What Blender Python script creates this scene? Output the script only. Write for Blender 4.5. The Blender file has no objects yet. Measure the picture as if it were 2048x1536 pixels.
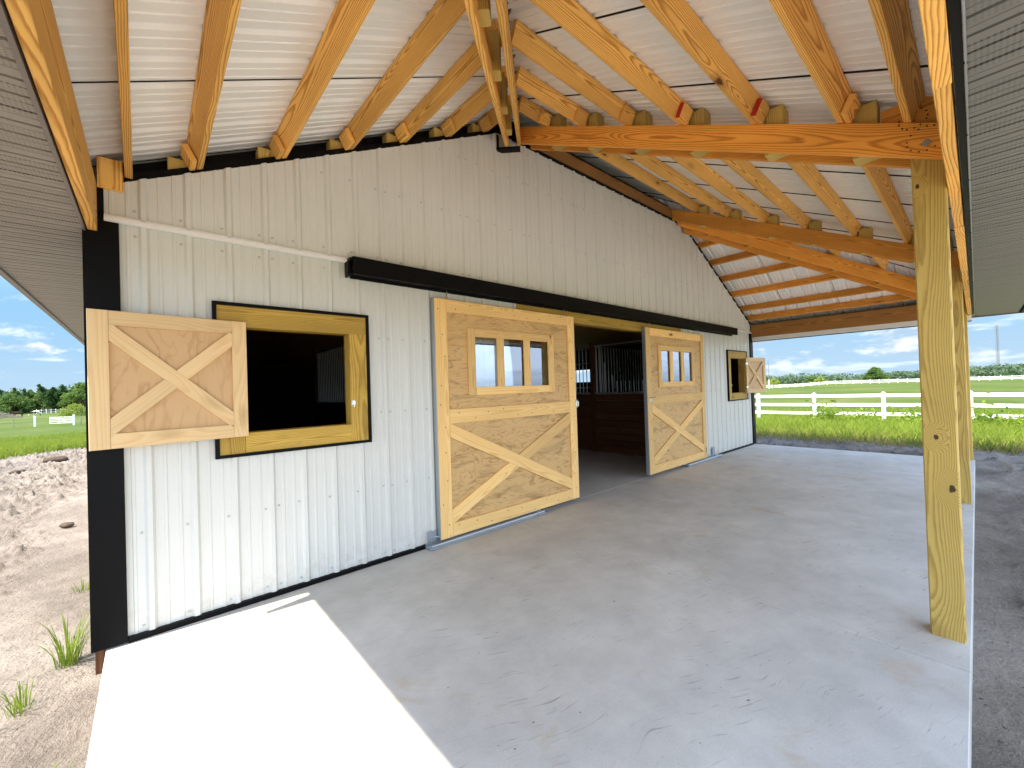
import bpy, math, random
import numpy as np
from mathutils import Vector, Matrix
random.seed(7); RNG = np.random.RandomState(11)
S = bpy.context.scene
COL = S.collection

# ------------------------------------------------------------------ camera
cd = bpy.data.cameras.new('camera'); cam = bpy.data.objects.new('camera', cd); COL.objects.link(cam)
R_ = Vector((0.74922339, 0.66153939, -0.03209275)); U_ = Vector((0.01716875, 0.02904023, 0.99943079)); F_ = Vector((0.66209481, -0.74934792, 0.01039981))
CAM = Vector((0.2397, 3.5302, 1.4955))
M = Matrix((R_, U_, -F_)).transposed().to_4x4(); M.translation = CAM
cam.matrix_world = M
cd.sensor_width = 36; cd.lens = 821.3 / 2048 * 36; cd.clip_start = 0.02; cd.clip_end = 5000
S.camera = cam
# ------------------------------------------------------------------ sun / sky / exposure
SUN_EL = math.radians(55.3)
sd = Vector((-1, -0.092, 0)).normalized() * math.cos(SUN_EL) + Vector((0, 0, math.sin(SUN_EL)))
sl = bpy.data.lights.new('sun', 'SUN'); sl.energy = 2.35; sl.angle = math.radians(0.5); sl.color = (1.0, 0.90, 0.76)
so = bpy.data.objects.new('sun', sl); COL.objects.link(so); so.location = (-20, -2, 30)
so.rotation_euler = sd.to_track_quat('Z', 'Y').to_euler()
EXPOSURE = 2.38
S.view_settings.view_transform = 'Standard'; S.view_settings.look = 'None'
S.view_settings.exposure = EXPOSURE; S.view_settings.gamma = 1
S.render.engine = 'CYCLES'
S.cycles.max_bounces = 8; S.cycles.diffuse_bounces = 5; S.cycles.transparent_max_bounces = 12
SKY = 0.15


class NT:
    """short-hand for building node trees"""
    def __init__(s, tree): s.t = tree; s.n = tree.nodes; s.l = tree.links
    def put(s, v, inp):
        if v is None: return
        if hasattr(v, 'is_output') or isinstance(v, bpy.types.NodeSocket): s.l.new(v, inp)
        else:
            if isinstance(v, (tuple, list)) and len(v) == 3 and len(getattr(inp, 'default_value', (0, 0, 0))) == 4: v = tuple(v) + (1,)
            inp.default_value = v
    def math(s, op, a, b=None, c=None, clamp=False):
        n = s.n.new('ShaderNodeMath'); n.operation = op; n.use_clamp = clamp
        for i, v in enumerate((a, b, c)): s.put(v, n.inputs[i])
        return n.outputs[0]
    def vmath(s, op, a, b=None):
        n = s.n.new('ShaderNodeVectorMath'); n.operation = op
        s.put(a, n.inputs[0]); s.put(b, n.inputs[1])
        return n.outputs['Value' if op in ('LENGTH', 'DOT_PRODUCT', 'DISTANCE') else 'Vector']
    def comb(s, x, y, z):
        n = s.n.new('ShaderNodeCombineXYZ')
        for i, v in enumerate((x, y, z)): s.put(v, n.inputs[i])
        return n.outputs[0]
    def sep(s, v):
        n = s.n.new('ShaderNodeSeparateXYZ'); s.put(v, n.inputs[0]); return n.outputs
    def noise(s, v, scale, detail=4, rough=.55, dist=0):
        n = s.n.new('ShaderNodeTexNoise'); s.put(v, n.inputs['Vector']); n.inputs['Scale'].default_value = scale
        n.inputs['Detail'].default_value = detail; n.inputs['Roughness'].default_value = rough; n.inputs['Distortion'].default_value = dist
        return n.outputs[0]
    def vor(s, v, scale, feature='F1'):
        n = s.n.new('ShaderNodeTexVoronoi'); s.put(v, n.inputs['Vector']); n.inputs['Scale'].default_value = scale; n.feature = feature
        return n.outputs
    def ramp(s, f, stops, interp='LINEAR'):
        n = s.n.new('ShaderNodeValToRGB'); s.put(f, n.inputs[0]); cr = n.color_ramp; cr.interpolation = interp
        while len(cr.elements) < len(stops): cr.elements.new(.5)
        for e, (p, c) in zip(cr.elements, stops):
            e.position = p; e.color = (c, c, c, 1) if not isinstance(c, tuple) else tuple(c) + (1,) if len(c) == 3 else c
        return n.outputs[0]
    def mix(s, f, a, b, mode='MIX'):
        n = s.n.new('ShaderNodeMix'); n.data_type = 'RGBA'; n.blend_type = mode
        s.put(f, n.inputs[0]); s.put(a, n.inputs[6]); s.put(b, n.inputs[7]); return n.outputs[2]
    def rng(s, v, a, b, c=0., d=1., smooth=False):
        n = s.n.new('ShaderNodeMapRange'); n.interpolation_type = 'SMOOTHSTEP' if smooth else 'LINEAR'
        for i, q in enumerate((v, a, b, c, d)): s.put(q, n.inputs[i])
        return n.outputs[0]
    def bump(s, h, strength=.3, dist=.01, normal=None):
        n = s.n.new('ShaderNodeBump'); s.put(h, n.inputs['Height']); n.inputs['Strength'].default_value = strength
        n.inputs['Distance'].default_value = dist; s.put(normal, n.inputs['Normal']); return n.outputs[0]
    def co(s, k='Object'):
        return s.n.new('ShaderNodeTexCoord').outputs[k]
    def geo(s): return s.n.new('ShaderNodeNewGeometry').outputs['Position']
    def rand(s): return s.n.new('ShaderNodeObjectInfo').outputs['Random']


def mat(name, rough=.6, metal=0., spec=.5, color=None):
    m = bpy.data.materials.new(name); m.use_nodes = True
    b = m.node_tree.nodes['Principled BSDF']
    b.inputs['Roughness'].default_value = rough; b.inputs['Metallic'].default_value = metal
    b.inputs['Specular IOR Level'].default_value = spec
    if color: b.inputs['Base Color'].default_value = tuple(color) + (1,)
    return m, NT(m.node_tree), b


# ---- world
w = bpy.data.worlds.new('World'); S.world = w; w.use_nodes = True
k = NT(w.node_tree); bg = w.node_tree.nodes['Background']
sky = k.n.new('ShaderNodeTexSky'); sky.sky_type = 'NISHITA'; sky.sun_disc = False
sky.sun_elevation = SUN_EL; sky.sun_rotation = math.atan2(sd.x, sd.y); sky.altitude = 0; sky.air_density = 1.0; sky.dust_density = .8; sky.ozone_density = 2.0
d = k.co('Generated'); dx, dy, dz = k.sep(d)
zz = k.math('ADD', k.math('MAXIMUM', dz, 0), .09)
pv = k.comb(k.math('DIVIDE', dx, zz), k.math('DIVIDE', dy, zz), k.math('MULTIPLY', dz, 2.5))
n1 = k.noise(pv, .95, 7, .58, .1)
n2 = k.noise(pv, .32, 2, .5)
cov = k.math('ADD', n1, k.math('MULTIPLY', k.math('SUBTRACT', n2, .5), .45))
# a bank of bright cloud added out of view (+y) as fill light for the porch
fill_bank = k.math('MULTIPLY', k.rng(k.math('MULTIPLY_ADD', dx, -.15, dy), -.15, .45, 0, 1, True), k.rng(dz, .82, .55, 0, 1, True))
cov = k.math('ADD', cov, k.math('MULTIPLY_ADD', fill_bank, .34, k.rng(dz, .24, .5, 0, .02, True)))
cl = k.rng(cov, .53, .68, 0, 1, True)
cl = k.math('MULTIPLY', cl, k.rng(dz, 0.0, .05, .35, 1))
# small low puffs over the horizon
lv = k.comb(k.math('MULTIPLY', dx, 7.), k.math('MULTIPLY', dy, 7.), k.math('MULTIPLY', dz, 15.))
ln = k.math('ADD', k.noise(lv, 1.15, 7, .6, .2), k.math('MULTIPLY_ADD', dx, .055, -.005))
lm = k.math('MULTIPLY', k.rng(ln, .515, .64, 0, 1, True), k.math('MULTIPLY', k.rng(dz, .0, .05, .25, 1), k.rng(dz, .22, .34, 1, 0)))
ltop = k.rng(k.math('SUBTRACT', k.noise(lv, 1.15, 7, .6, .2), k.noise(k.vmath('ADD', lv, (0, 0, .35)), 1.15, 7, .6, .2)), -.05, .09)
lcol = k.mix(ltop, (.70, .90, 1.14), (1.42, 1.52, 1.6))
shade = k.rng(k.noise(k.vmath('ADD', pv, (.0, .0, .18)), .95, 7, .58, .1), .5, .75, 1.0, .72)
ccol = k.mix(1.0, k.mix(fill_bank, k.mix(k.rng(dz, .2, .45, 0, 1, True), (1.5, 1.65, 1.8), (3.0, 3.4, 3.9)), (2.9, 3.5, 4.4)), k.comb(shade, shade, shade), 'MULTIPLY')
low = k.mix(k.rng(dz, 0., .16, 0, 1, True), (.68, .96, 1.22), (.46, .86, 1.26))
skc = k.mix(k.rng(dz, .16, .45, 0, 1, True), low, sky.outputs[0])
k.put(k.mix(cl, k.mix(lm, skc, lcol), ccol), bg.inputs['Color'])
bg.inputs['Strength'].default_value = SKY


# ------------------------------------------------------------------ materials
def wood(name, light, dark, freq=140, knot=(.07, .022, .008), knotd=.5, rough=.62, contrast=1., tint=.12, spots=(), stain=.0, spec=.3, pith=.10, bend=.02):
    m, k, b = mat(name, rough, 0, spec)
    c = k.co(); x, y, z = k.sep(c); r = k.rand()
    r2 = k.math('FRACT', k.math('MULTIPLY', r, 17.31)); r3 = k.math('FRACT', k.math('MULTIPLY', r, 71.7))
    xs = k.math('ADD', x, k.math('MULTIPLY', r, 83.))
    w1 = k.math('SUBTRACT', k.noise(k.comb(xs, r2, 0.), .55, 1, .4), .5)
    w2 = k.math('SUBTRACT', k.noise(k.comb(xs, r3, 7.), .8, 1, .4), .5)
    yy = k.math('ADD', k.math('ADD', y, k.math('MULTIPLY', k.math('SUBTRACT', r2, .5), pith)), k.math('MULTIPLY', w1, .12))
    zz = k.math('ADD', k.math('ADD', z, k.math('MULTIPLY_ADD', r3, .06, .035)), k.math('MULTIPLY', w2, .10))
    rad = k.math('SQRT', k.math('ADD', k.math('MULTIPLY', yy, yy), k.math('MULTIPLY', zz, zz)))
    # knots
    kv = k.comb(k.math('MULTIPLY', xs, 1.45), k.math('ADD', k.math('MULTIPLY', y, 4.2), k.math('MULTIPLY', r2, 31.)), k.math('ADD', k.math('MULTIPLY', z, 1.2), 3.3))
    vo = k.vor(kv, 1.); dist = vo[0]; rc = k.sep(vo[1])[0]
    gate = k.math('LESS_THAN', rc, knotd)
    dist = k.math('ADD', dist, k.math('MULTIPLY', k.math('SUBTRACT', k.noise(c, 60, 2), .5), .03))
    push = k.math('MULTIPLY', k.rng(dist, .0, .42, 1, 0, True), gate)
    rad = k.math('ADD', rad, k.math('MULTIPLY', push, bend))
    sm = 0.
    for sx_, sz_, sr in spots:
        dd = k.vmath('LENGTH', k.vmath('MULTIPLY', k.vmath('SUBTRACT', k.comb(x, z, 0.), (sx_, sz_, 0.)), (.75, 1.15, 1.)))
        dd = k.math('ADD', dd, k.math('MULTIPLY', k.math('SUBTRACT', k.noise(c, 45, 2), .5), .016))
        rad = k.math('ADD', rad, k.math('MULTIPLY', k.rng(dd, 0., sr * 5.5, 1, 0, True), .045))
        sm = k.math('MAXIMUM', sm, k.rng(dd, sr * .7, sr * 1.05, 1, 0, True))
    fine = k.noise(k.comb(k.math('MULTIPLY', xs, 3.), k.math('MULTIPLY', y, 26.), k.math('MULTIPLY', z, 26.)), 1., 4, .6)
    rad = k.math('ADD', rad, k.math('MULTIPLY', fine, .0085))
    s1 = k.math('FRACT', k.math('MULTIPLY', rad, freq))
    band = k.ramp(s1, [(0, .0), (.45, .15), (.78, 1.), (.9, .75), (1., 0.)])
    fib = k.noise(k.comb(k.math('MULTIPLY', xs, 4.), k.math('MULTIPLY', y, 170.), k.math('MULTIPLY', z, 170.)), 1., 3, .6)
    f = k.math('MULTIPLY', band, k.rng(fib, .2, .8, .65, 1.15)); f = k.math('MULTIPLY', f, contrast, None, True)
    col = k.mix(f, light, dark)
    blot = k.noise(k.comb(k.math('MULTIPLY', xs, 1.3), k.math('MULTIPLY', y, 5.), z), 1., 3)
    tone = k.math('ADD', k.rng(blot, .3, .7, 1 - tint, 1 + tint), k.math('MULTIPLY_ADD', r3, .36, -.2))
    col = k.mix(1., col, k.comb(tone, tone, tone), 'MULTIPLY')
    if stain:
        st = k.rng(k.noise(k.comb(xs, k.math('MULTIPLY', y, 1.5), z), 3.2, 6, .65, .6), .52, .7, 0, stain, True)
        col = k.mix(st, col, tuple(q * .38 for q in dark))
    kn = k.math('MULTIPLY', k.rng(dist, .045, .085, 1, 0, True), gate)
    halo = k.math('MULTIPLY', k.rng(dist, .07, .2, .5, 0, True), gate)
    col = k.mix(halo, col, tuple(.75 * a_ for a_ in dark)); col = k.mix(k.math('MULTIPLY', kn, .93), col, knot)
    if spots: col = k.mix(k.math('MULTIPLY', sm, .93), col, knot)
    k.put(col, b.inputs['Base Color'])
    k.put(k.bump(k.math('SUBTRACT', k.math('MULTIPLY', fib, .5), k.math('MULTIPLY', band, .4)), .35, .0012), b.inputs['Normal'])
    return m


W_PINE = wood('orange treated pine', (.95, .54, .14), (.50, .21, .03), freq=135, knotd=.42, contrast=1.1)
W_BEAM = wood('deep orange pine', (.88, .39, .065), (.46, .15, .016), freq=120, knotd=.6, contrast=.95)
W_POST = wood('green treated pine', (.60, .42, .115), (.33, .20, .042), freq=150, knotd=.95, contrast=.85, tint=.08)
W_POST2 = wood('knotty green treated pine', (.60, .42, .115), (.33, .20, .042), freq=150, knotd=.2, contrast=.85, tint=.08, knot=(.035, .016, .008), spots=((-.293, -.014, .013), (-.577, .040, .017), (1.16, -.045, .010)))
W_FRAME = wood('golden treated pine', (.58, .37, .07), (.29, .16, .022), freq=110, knotd=.5, contrast=.85, stain=.25)
W_DOOR = wood('varnished pine', (.95, .63, .25), (.72, .36, .09), freq=90, knotd=.85, contrast=.55, tint=.05)
W_PALE = wood('pale bare pine', (.74, .52, .27), (.60, .36, .15), freq=85, knotd=.5, contrast=.45, tint=.05, knot=(.22, .08, .03))
W_GREY = wood('weathered brown pine', (.36, .17, .05), (.19, .08, .018), freq=80, knotd=.5)
W_STALL = wood('stall boards', (.14, .055, .022), (.07, .025, .009), freq=110, knotd=.5)


def plywood(name, light, dark, knot, amt=.8, stain=.3, sx=.8, sz=2.6, rings=15., pscale=1.6):
    m, k, b = mat(name, .5, 0, .35)
    c = k.co(); r = k.rand(); x, y, z = k.sep(c)
    v = k.comb(k.math('ADD', k.math('MULTIPLY', x, sx), k.math('MULTIPLY', r, 40)), k.math('MULTIPLY', z, sz), 0.)
    h = k.math('ADD', k.noise(v, 1.15, 4, .55, .6), k.math('MULTIPLY', k.noise(k.vmath('MULTIPLY', v, (4, 14, 1)), 1., 3), .03))
    s1 = k.math('FRACT', k.math('MULTIPLY', h, rings))
    band = k.ramp(s1, [(0, .05), (.62, .12), (.86, 1.), (1., 0.)])
    msk = k.rng(k.noise(v, 2., 2), .35, .6, .3, 1)
    col = k.mix(k.math('MULTIPLY', k.math('MULTIPLY', band, msk), amt), light, dark)
    st = k.rng(k.noise(k.vmath('ADD', v, (9, 3, 0)), 2.3, 7, .65, .9), .48, .72, 0, stain, True)
    col = k.mix(st, col, tuple(q * .55 for q in dark))
    vo = k.vor(k.vmath('MULTIPLY', v, (3.2, 1.3, 1.)), 1.25); g = k.math('LESS_THAN', k.sep(vo[1])[1], .65)
    kn = k.math('MULTIPLY', k.rng(vo[0], .03, .06, 1, 0, True), g)
    ring = k.math('MULTIPLY', k.rng(vo[0], .05, .16, .55, 0, True), g)
    col = k.mix(ring, col, dark); col = k.mix(k.math('MULTIPLY', kn, .9), col, knot)
    k.put(col, b.inputs['Base Color']); k.put(k.bump(band, .12, .001), b.inputs['Normal'])
    return m


PLY_DOOR = plywood('stained plywood', (.69, .44, .18), (.34, .16, .05), (.11, .04, .015), .75, .55, .9, 3.4, 17.)
PLY_PALE = plywood('fresh plywood', (.64, .41, .20), (.44, .23, .09), (.26, .09, .035), .6, .05, 3.0, .9, 10.)


def sheet_metal(name, col, rough=.38, dirt=.06, metal=0., spec=.5, wave=.25, splash=False):
    m, k, b = mat(name, rough, metal, spec)
    g = k.geo()
    n = k.noise(k.vmath('MULTIPLY', g, (1, 1, .35)), 1.4, 5, .6)
    n3 = k.noise(g, 45, 2)
    t = k.math('ADD', k.rng(n, .3, .7, 1 - dirt, 1 + dirt * .3), k.rng(n3, .3, .7, -.012, .012))
    cc = k.mix(1., col, k.comb(t, t, t), 'MULTIPLY')
    if splash:
        gz = k.sep(g)[2]; sp = k.math('MULTIPLY', k.rng(k.noise(g, 16, 5, .7), .42, .7), k.rng(gz, .02, .35, .36, 0, True))
        dn = k.rng(k.noise(k.vmath('MULTIPLY', g, (22, 1, .6)), 1., 3), .55, .8, 0, .07)
        cc = k.mix(k.math('MAXIMUM', sp, dn), cc, (.36, .30, .23))
    k.put(cc, b.inputs['Base Color'])
    k.put(k.rng(n, .3, .7, rough - .03, rough + .05) if wave else rough, b.inputs['Roughness'])
    if wave: k.put(k.bump(k.noise(g, 2.2, 2), wave, .006), b.inputs['Normal'])
    return m


M_WALL = sheet_metal('white ribbed steel', (.68, .68, .63), .33, .05, 0., .5, .25, True)
M_CEIL = sheet_metal('off white steel underside', (.85, .83, .79), .28, .04, 0., .5, 0)
M_ROOF = sheet_metal('charcoal roof paint', (.045, .045, .048), .4)
M_BLACK = sheet_metal('black trim', (.0022, .0022, .0026), .5, .1, 0., .14)
M_GALV = sheet_metal('galvanised steel', (.42, .46, .49), .42, .12, .7)
M_SILVER, _, _ = mat('bright hardware', .25, 1., .5, (.75, .75, .73))
M_WHITE = sheet_metal('white vinyl', (.84, .84, .83), .4, .03)
M_DARK, _, _ = mat('dark details and inner shade', .9, 0, .2, (.02, .018, .016))  # nails, seams and joints; on inner walls it stands in for interior shade
M_SCREW, _, _ = mat('painted screw heads', .35, .2, .5, (.50, .50, .48))
M_MAST, _, _ = mat('dull mast steel', .6, .2, .3, (.16, .17, .19))
M_RED, _, _ = mat('red end paint', .6, 0, .3, (.42, .02, .012))
M_BAR, _, _ = mat('galvanised stall bar', .4, .6, .5, (.5, .51, .52))


def soffit_mat(name, col, along):
    m, k, b = mat(name, .5, 0, .4)
    x, y, z = k.sep(k.geo())
    a, c = (x, y) if along == 'x' else (y, x)
    u = k.math('FRACT', k.math('MULTIPLY', a, 1 / .0135)); v = k.math('FRACT', k.math('MULTIPLY', c, 1 / .0115))
    hole = k.math('MULTIPLY', k.math('LESS_THAN', k.math('ABSOLUTE', k.math('SUBTRACT', u, .5)), .24), k.math('LESS_THAN', k.math('ABSOLUTE', k.math('SUBTRACT', v, .5)), .17))
    band = k.math('GREATER_THAN', k.math('FRACT', k.math('MULTIPLY', k.math('ADD', c, 40.), 1 / .305)), .36)
    cc = k.mix(k.math('MULTIPLY', hole, k.math('MULTIPLY', band, .55)), col, (.02, .02, .02))
    k.put(cc, b.inputs['Base Color'])
    return m


M_SOFL = soffit_mat('taupe vented soffit', (.26, .225, .19), 'x')
M_SOFF = soffit_mat('grey vented soffit', (.165, .16, .15), 'y')


def concrete(name):
    m, k, b = mat(name, .72, 0, .35)
    g = k.geo()
    big = k.noise(g, .75, 6, .6, .3); mid = k.noise(g, 3.4, 6, .65); fine = k.noise(g, 130, 3, .6)
    col = k.mix(k.rng(big, .35, .68), (.49, .47, .43), (.60, .58, .535))
    t = k.math('ADD', k.rng(mid, .3, .7, .85, 1.08), k.rng(fine, .25, .75, -.09, .07)); col = k.mix(1., col, k.comb(t, t, t), 'MULTIPLY')
    # trowel streaks, scuffs and droppings
    gx, gy, gz = k.sep(g)
    rot = k.comb(k.math('ADD', k.math('MULTIPLY', gx, .94), k.math('MULTIPLY', gy, .34)), k.math('SUBTRACT', k.math('MULTIPLY', gy, .94), k.math('MULTIPLY', gx, .34)), 0.)
    rot = k.vmath('ADD', rot, k.vmath('MULTIPLY', k.comb(k.noise(g, 1.3, 2), k.noise(k.vmath('ADD', g, (5, 5, 5)), 1.3, 2), 0.), (.35, .35, 0)))
    sc = k.noise(k.vmath('MULTIPLY', rot, (5, 60, 1)), 1., 3, .6)
    region = k.rng(k.noise(g, 2.1, 4), .44, .62)
    scm = k.math('MULTIPLY', k.rng(sc, .60, .70, 0, .65), region)
    col = k.mix(scm, col, (.17, .155, .135))
    sp = k.vor(k.vmath('MULTIPLY', rot, (1., 1.7, 1.)), 5.5); spm = k.math('MULTIPLY', k.rng(sp[0], .035, .05, .8, 0), k.math('LESS_THAN', k.sep(sp[1])[0], .4))
    spm2 = k.vor(g, 26.); sp2 = k.math('MULTIPLY', k.rng(spm2[0], .08, .14, .85, 0), k.math('MULTIPLY', k.math('LESS_THAN', k.sep(spm2[1])[0], .12), region))
    col = k.mix(k.math('MAXIMUM', spm, sp2), col, (.045, .04, .035))
    st = k.rng(k.noise(k.vmath('ADD', g, (3, 8, 0)), 1.7, 5, .7, .5), .58, .72, 0, .5, True); col = k.mix(st, col, (.43, .34, .23))
    k.put(col, b.inputs['Base Color'])
    k.put(k.bump(k.math('ADD', k.math('MULTIPLY', fine, .5), mid), .22, .004), b.inputs['Normal'])
    return m


M_CONC = concrete('broom finished concrete')


def sand(name):
    m, k, b = mat(name, .92, 0, .15)
    g = k.geo()
    big = k.noise(g, .9, 5, .6); mid = k.noise(g, 7, 6, .7); fine = k.noise(g, 110, 4, .7)
    col = k.ramp(big, [(.3, (.16, .135, .11)), (.5, (.235, .20, .165)), (.7, (.32, .28, .235))])
    col = k.mix(k.rng(k.math('ADD', k.sep(g)[1], k.math('MULTIPLY', big, 1.5)), 4.9, 6.0, 0, 1, True), col, (.66, .60, .49))   # unseen yard sand paled to bounce light onto gable and ceiling
    t = k.math('ADD', k.rng(mid, .3, .7, .80, 1.1), k.rng(fine, .2, .8, -.13, .1)); col = k.mix(1., col, k.comb(t, t, t), 'MULTIPLY')
    cl = k.vor(g, 24.); cm = k.math('MULTIPLY', k.rng(cl[0], .1, .22, .85, 0), k.math('LESS_THAN', k.sep(cl[1])[0], .14))
    col = k.mix(cm, col, (.11, .085, .06))
    k.put(col, b.inputs['Base Color'])
    h = k.math('ADD', k.math('ADD', k.math('MULTIPLY', mid, 1.2), k.math('MULTIPLY', k.noise(g, 28, 5, .7), .7)), k.math('MULTIPLY', cm, .5))
    k.put(k.bump(k.math('ADD', h, k.math('MULTIPLY', fine, .12)), .9, .035), b.inputs['Normal'])
    return m


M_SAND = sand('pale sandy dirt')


def grassland(name):
    m, k, b = mat(name, .9, 0, .1)
    g = k.geo(); gx, gy, gz = k.sep(g)
    a = k.noise(g, .06, 6, .6); c = k.noise(g, .9, 6, .7); f = k.noise(g, 9, 4, .7)
    col = k.ramp(a, [(.3, (.055, .085, .012)), (.5, (.075, .112, .018)), (.66, (.115, .132, .036))])
    t = k.math('MULTIPLY', k.rng(c, .25, .75, .72, 1.2), k.rng(f, .25, .75, .72, 1.25)); col = k.mix(1., col, k.comb(t, t, t), 'MULTIPLY')
    k.put(col, b.inputs['Base Color']); k.put(k.bump(k.math('ADD', c, f), .8, .12), b.inputs['Normal'])
    return m


M_GRASS = grassland('pasture')


def leafmat(name, c1, c2, trans=.35, rough=.5):
    m, k, b = mat(name, .7, 0, .12)
    g = k.geo(); r = k.noise(g, 1.7, 3); i = k.rand()
    k.put(k.mix(k.rng(k.math('ADD', r, k.math('MULTIPLY_ADD', i, .2, -.1)), .35, .65), c1, c2), b.inputs['Base Color'])
    tr = k.n.new('ShaderNodeBsdfTranslucent'); k.put(tuple(q * 1.3 for q in c2), tr.inputs[0])
    mx = k.n.new('ShaderNodeMixShader'); mx.inputs[0].default_value = trans
    k.l.new(b.outputs[0], mx.inputs[1]); k.l.new(tr.outputs[0], mx.inputs[2])
    k.l.new(mx.outputs[0], k.n['Material Output'].inputs[0])
    return m


L_GRASS = leafmat('grass blades', (.10, .16, .012), (.21, .265, .035), .38)
L_DRY = leafmat('dry grass blades', (.22, .20, .065), (.36, .31, .12), .3)
L_WEED = leafmat('weed leaves', (.11, .18, .018), (.20, .27, .035), .4)
L_DARK = leafmat('dark tree leaves', (.018, .05, .018), (.07, .13, .035), .25)
L_MID = leafmat('green tree leaves', (.045, .09, .02), (.13, .20, .045), .25)
L_LIME = leafmat('bright bush leaves', (.15, .22, .03), (.27, .33, .06), .3)
L_BLUE = leafmat('far tree leaves', (.055, .10, .05), (.11, .16, .085), .2)
M_BARK, _, _ = mat('bark', .9, 0, .2, (.09, .065, .045))
M_TWIG, _, _ = mat('dry twigs', .9, 0, .2, (.26, .22, .18))
M_HORSE, _, _ = mat('dark brown coat', .6, 0, .3, (.035, .018, .012))
M_HORSE2, kk, bb = mat('pinto coat', .6, 0, .3)
kk.put(kk.mix(kk.rng(kk.noise(kk.co(), 1.6, 1), .49, .51), (.03, .016, .012), (.62, .58, .52)), bb.inputs['Base Color'])
M_HAIR, _, _ = mat('dark mane', .7, 0, .3, (.012, .009, .008))


def glass(name):
    m = bpy.data.materials.new(name); m.use_nodes = True; k = NT(m.node_tree); k.n.clear()
    o = k.n.new('ShaderNodeOutputMaterial'); g = k.n.new('ShaderNodeBsdfGlossy'); g.inputs['Roughness'].default_value = .01
    g.inputs[0].default_value = (.92, .95, 1, 1)
    t = k.n.new('ShaderNodeBsdfTransparent'); t.inputs[0].default_value = (.8, .84, .84, 1)
    mx = k.n.new('ShaderNodeMixShader')
    fr = k.n.new('ShaderNodeFresnel'); fr.inputs[0].default_value = 1.5
    k.put(k.math('MULTIPLY_ADD', fr.outputs[0], 1.2, .16, True), mx.inputs[0])
    k.l.new(t.outputs[0], mx.inputs[1]); k.l.new(g.outputs[0], mx.inputs[2]); k.l.new(mx.outputs[0], o.inputs[0])
    return m


M_GLASS = glass('window glass')

# ------------------------------------------------------------------ object helpers
WM = {}


def tag(o, label=None, cat=None, group=None, kind=None):
    if label: o['label'] = label
    if cat: o['category'] = cat
    if group: o['group'] = group
    if kind: o['kind'] = kind
    return o


def link(o, parent=None, mw=None):
    mw = mw or Matrix.Identity(4)
    COL.objects.link(o); WM[o.name] = mw
    if parent:
        o.parent = parent
        o.matrix_basis = WM[parent.name].inverted() @ mw
    else: o.matrix_basis = mw
    return o


def empty(name, loc=(0, 0, 0), rz=0):
    o = bpy.data.objects.new(name, None); o.empty_display_size = .3
    return link(o, None, Matrix.Translation(loc) @ Matrix.Rotation(rz, 4, 'Z'))


def join_into(o, b, m):
    """add small surface details (given in world space) to an existing part"""
    inv = WM[o.name].inverted(); me = o.data; import bmesh
    if m.name not in [q.name for q in me.materials]: me.materials.append(m)
    mi = [q.name for q in me.materials].index(m.name)
    bm = bmesh.new(); bm.from_mesh(me); vs = [bm.verts.new(inv @ Vector(q)) for q in b.v]
    for f in b.f:
        fc = bm.faces.new([vs[i] for i in f]); fc.material_index = mi
    bm.to_mesh(me); bm.free()


def mesh(name, verts, faces, m, parent=None, mw=None, smooth=False):
    me = bpy.data.meshes.new(name)
    v = np.asarray(verts, np.float32)
    if isinstance(faces, np.ndarray):
        n = len(faces); q = faces.shape[1]
        me.vertices.add(len(v)); me.vertices.foreach_set('co', v.ravel())
        me.loops.add(n * q); me.loops.foreach_set('vertex_index', faces.ravel().astype(np.int32))
        me.polygons.add(n); me.polygons.foreach_set('loop_start', np.arange(0, n * q, q, dtype=np.int32))
        me.polygons.foreach_set('loop_total', np.full(n, q, np.int32)); me.update(calc_edges=True)
    else: me.from_pydata([tuple(map(float, q)) for q in v], [], faces); me.update()
    for mm in (m if isinstance(m, (list, tuple)) else [m]): me.materials.append(mm)
    if smooth: me.polygons.foreach_set('use_smooth', np.ones(len(me.polygons), bool))
    o = bpy.data.objects.new(name, me)
    return link(o, parent, mw)


class MB:
    def __init__(s): s.v = []; s.f = []
    def add(s, v, f):
        o = len(s.v); s.v += [tuple(q) for q in v]; s.f += [tuple(i + o for i in q) for q in f]; return s
    def box(s, x0, x1, y0, y1, z0, z1):
        return s.add([(x0, y0, z0), (x1, y0, z0), (x1, y1, z0), (x0, y1, z0), (x0, y0, z1), (x1, y0, z1), (x1, y1, z1), (x0, y1, z1)],
                     [(0, 3, 2, 1), (4, 5, 6, 7), (0, 1, 5, 4), (1, 2, 6, 5), (2, 3, 7, 6), (3, 0, 4, 7)])
    def tube(s, a, b, r0, r1=None, n=8, cap=True):
        a = Vector(a); b = Vector(b); r1 = r0 if r1 is None else r1; d = (b - a).normalized()
        u = d.orthogonal().normalized(); w_ = d.cross(u); v = []
        for p, r in ((a, r0), (b, r1)):
            for i in range(n):
                t = 2 * math.pi * i / n; v.append(p + u * math.cos(t) * r + w_ * math.sin(t) * r)
        f = [(i, (i + 1) % n, n + (i + 1) % n, n + i) for i in range(n)]
        if cap: f += [tuple(range(n - 1, -1, -1)), tuple(range(n, 2 * n))]
        return s.add(v, f)
    def path(s, pts, r, n=8):
        for i in range(len(pts) - 1): s.tube(pts[i], pts[i + 1], r[i] if isinstance(r, (list, tuple)) else r, r[i + 1] if isinstance(r, (list, tuple)) else r, n)
        return s
    def build(s, name, m, parent=None, mw=None, smooth=False): return mesh(name, s.v, s.f, m, parent, mw, smooth)


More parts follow.
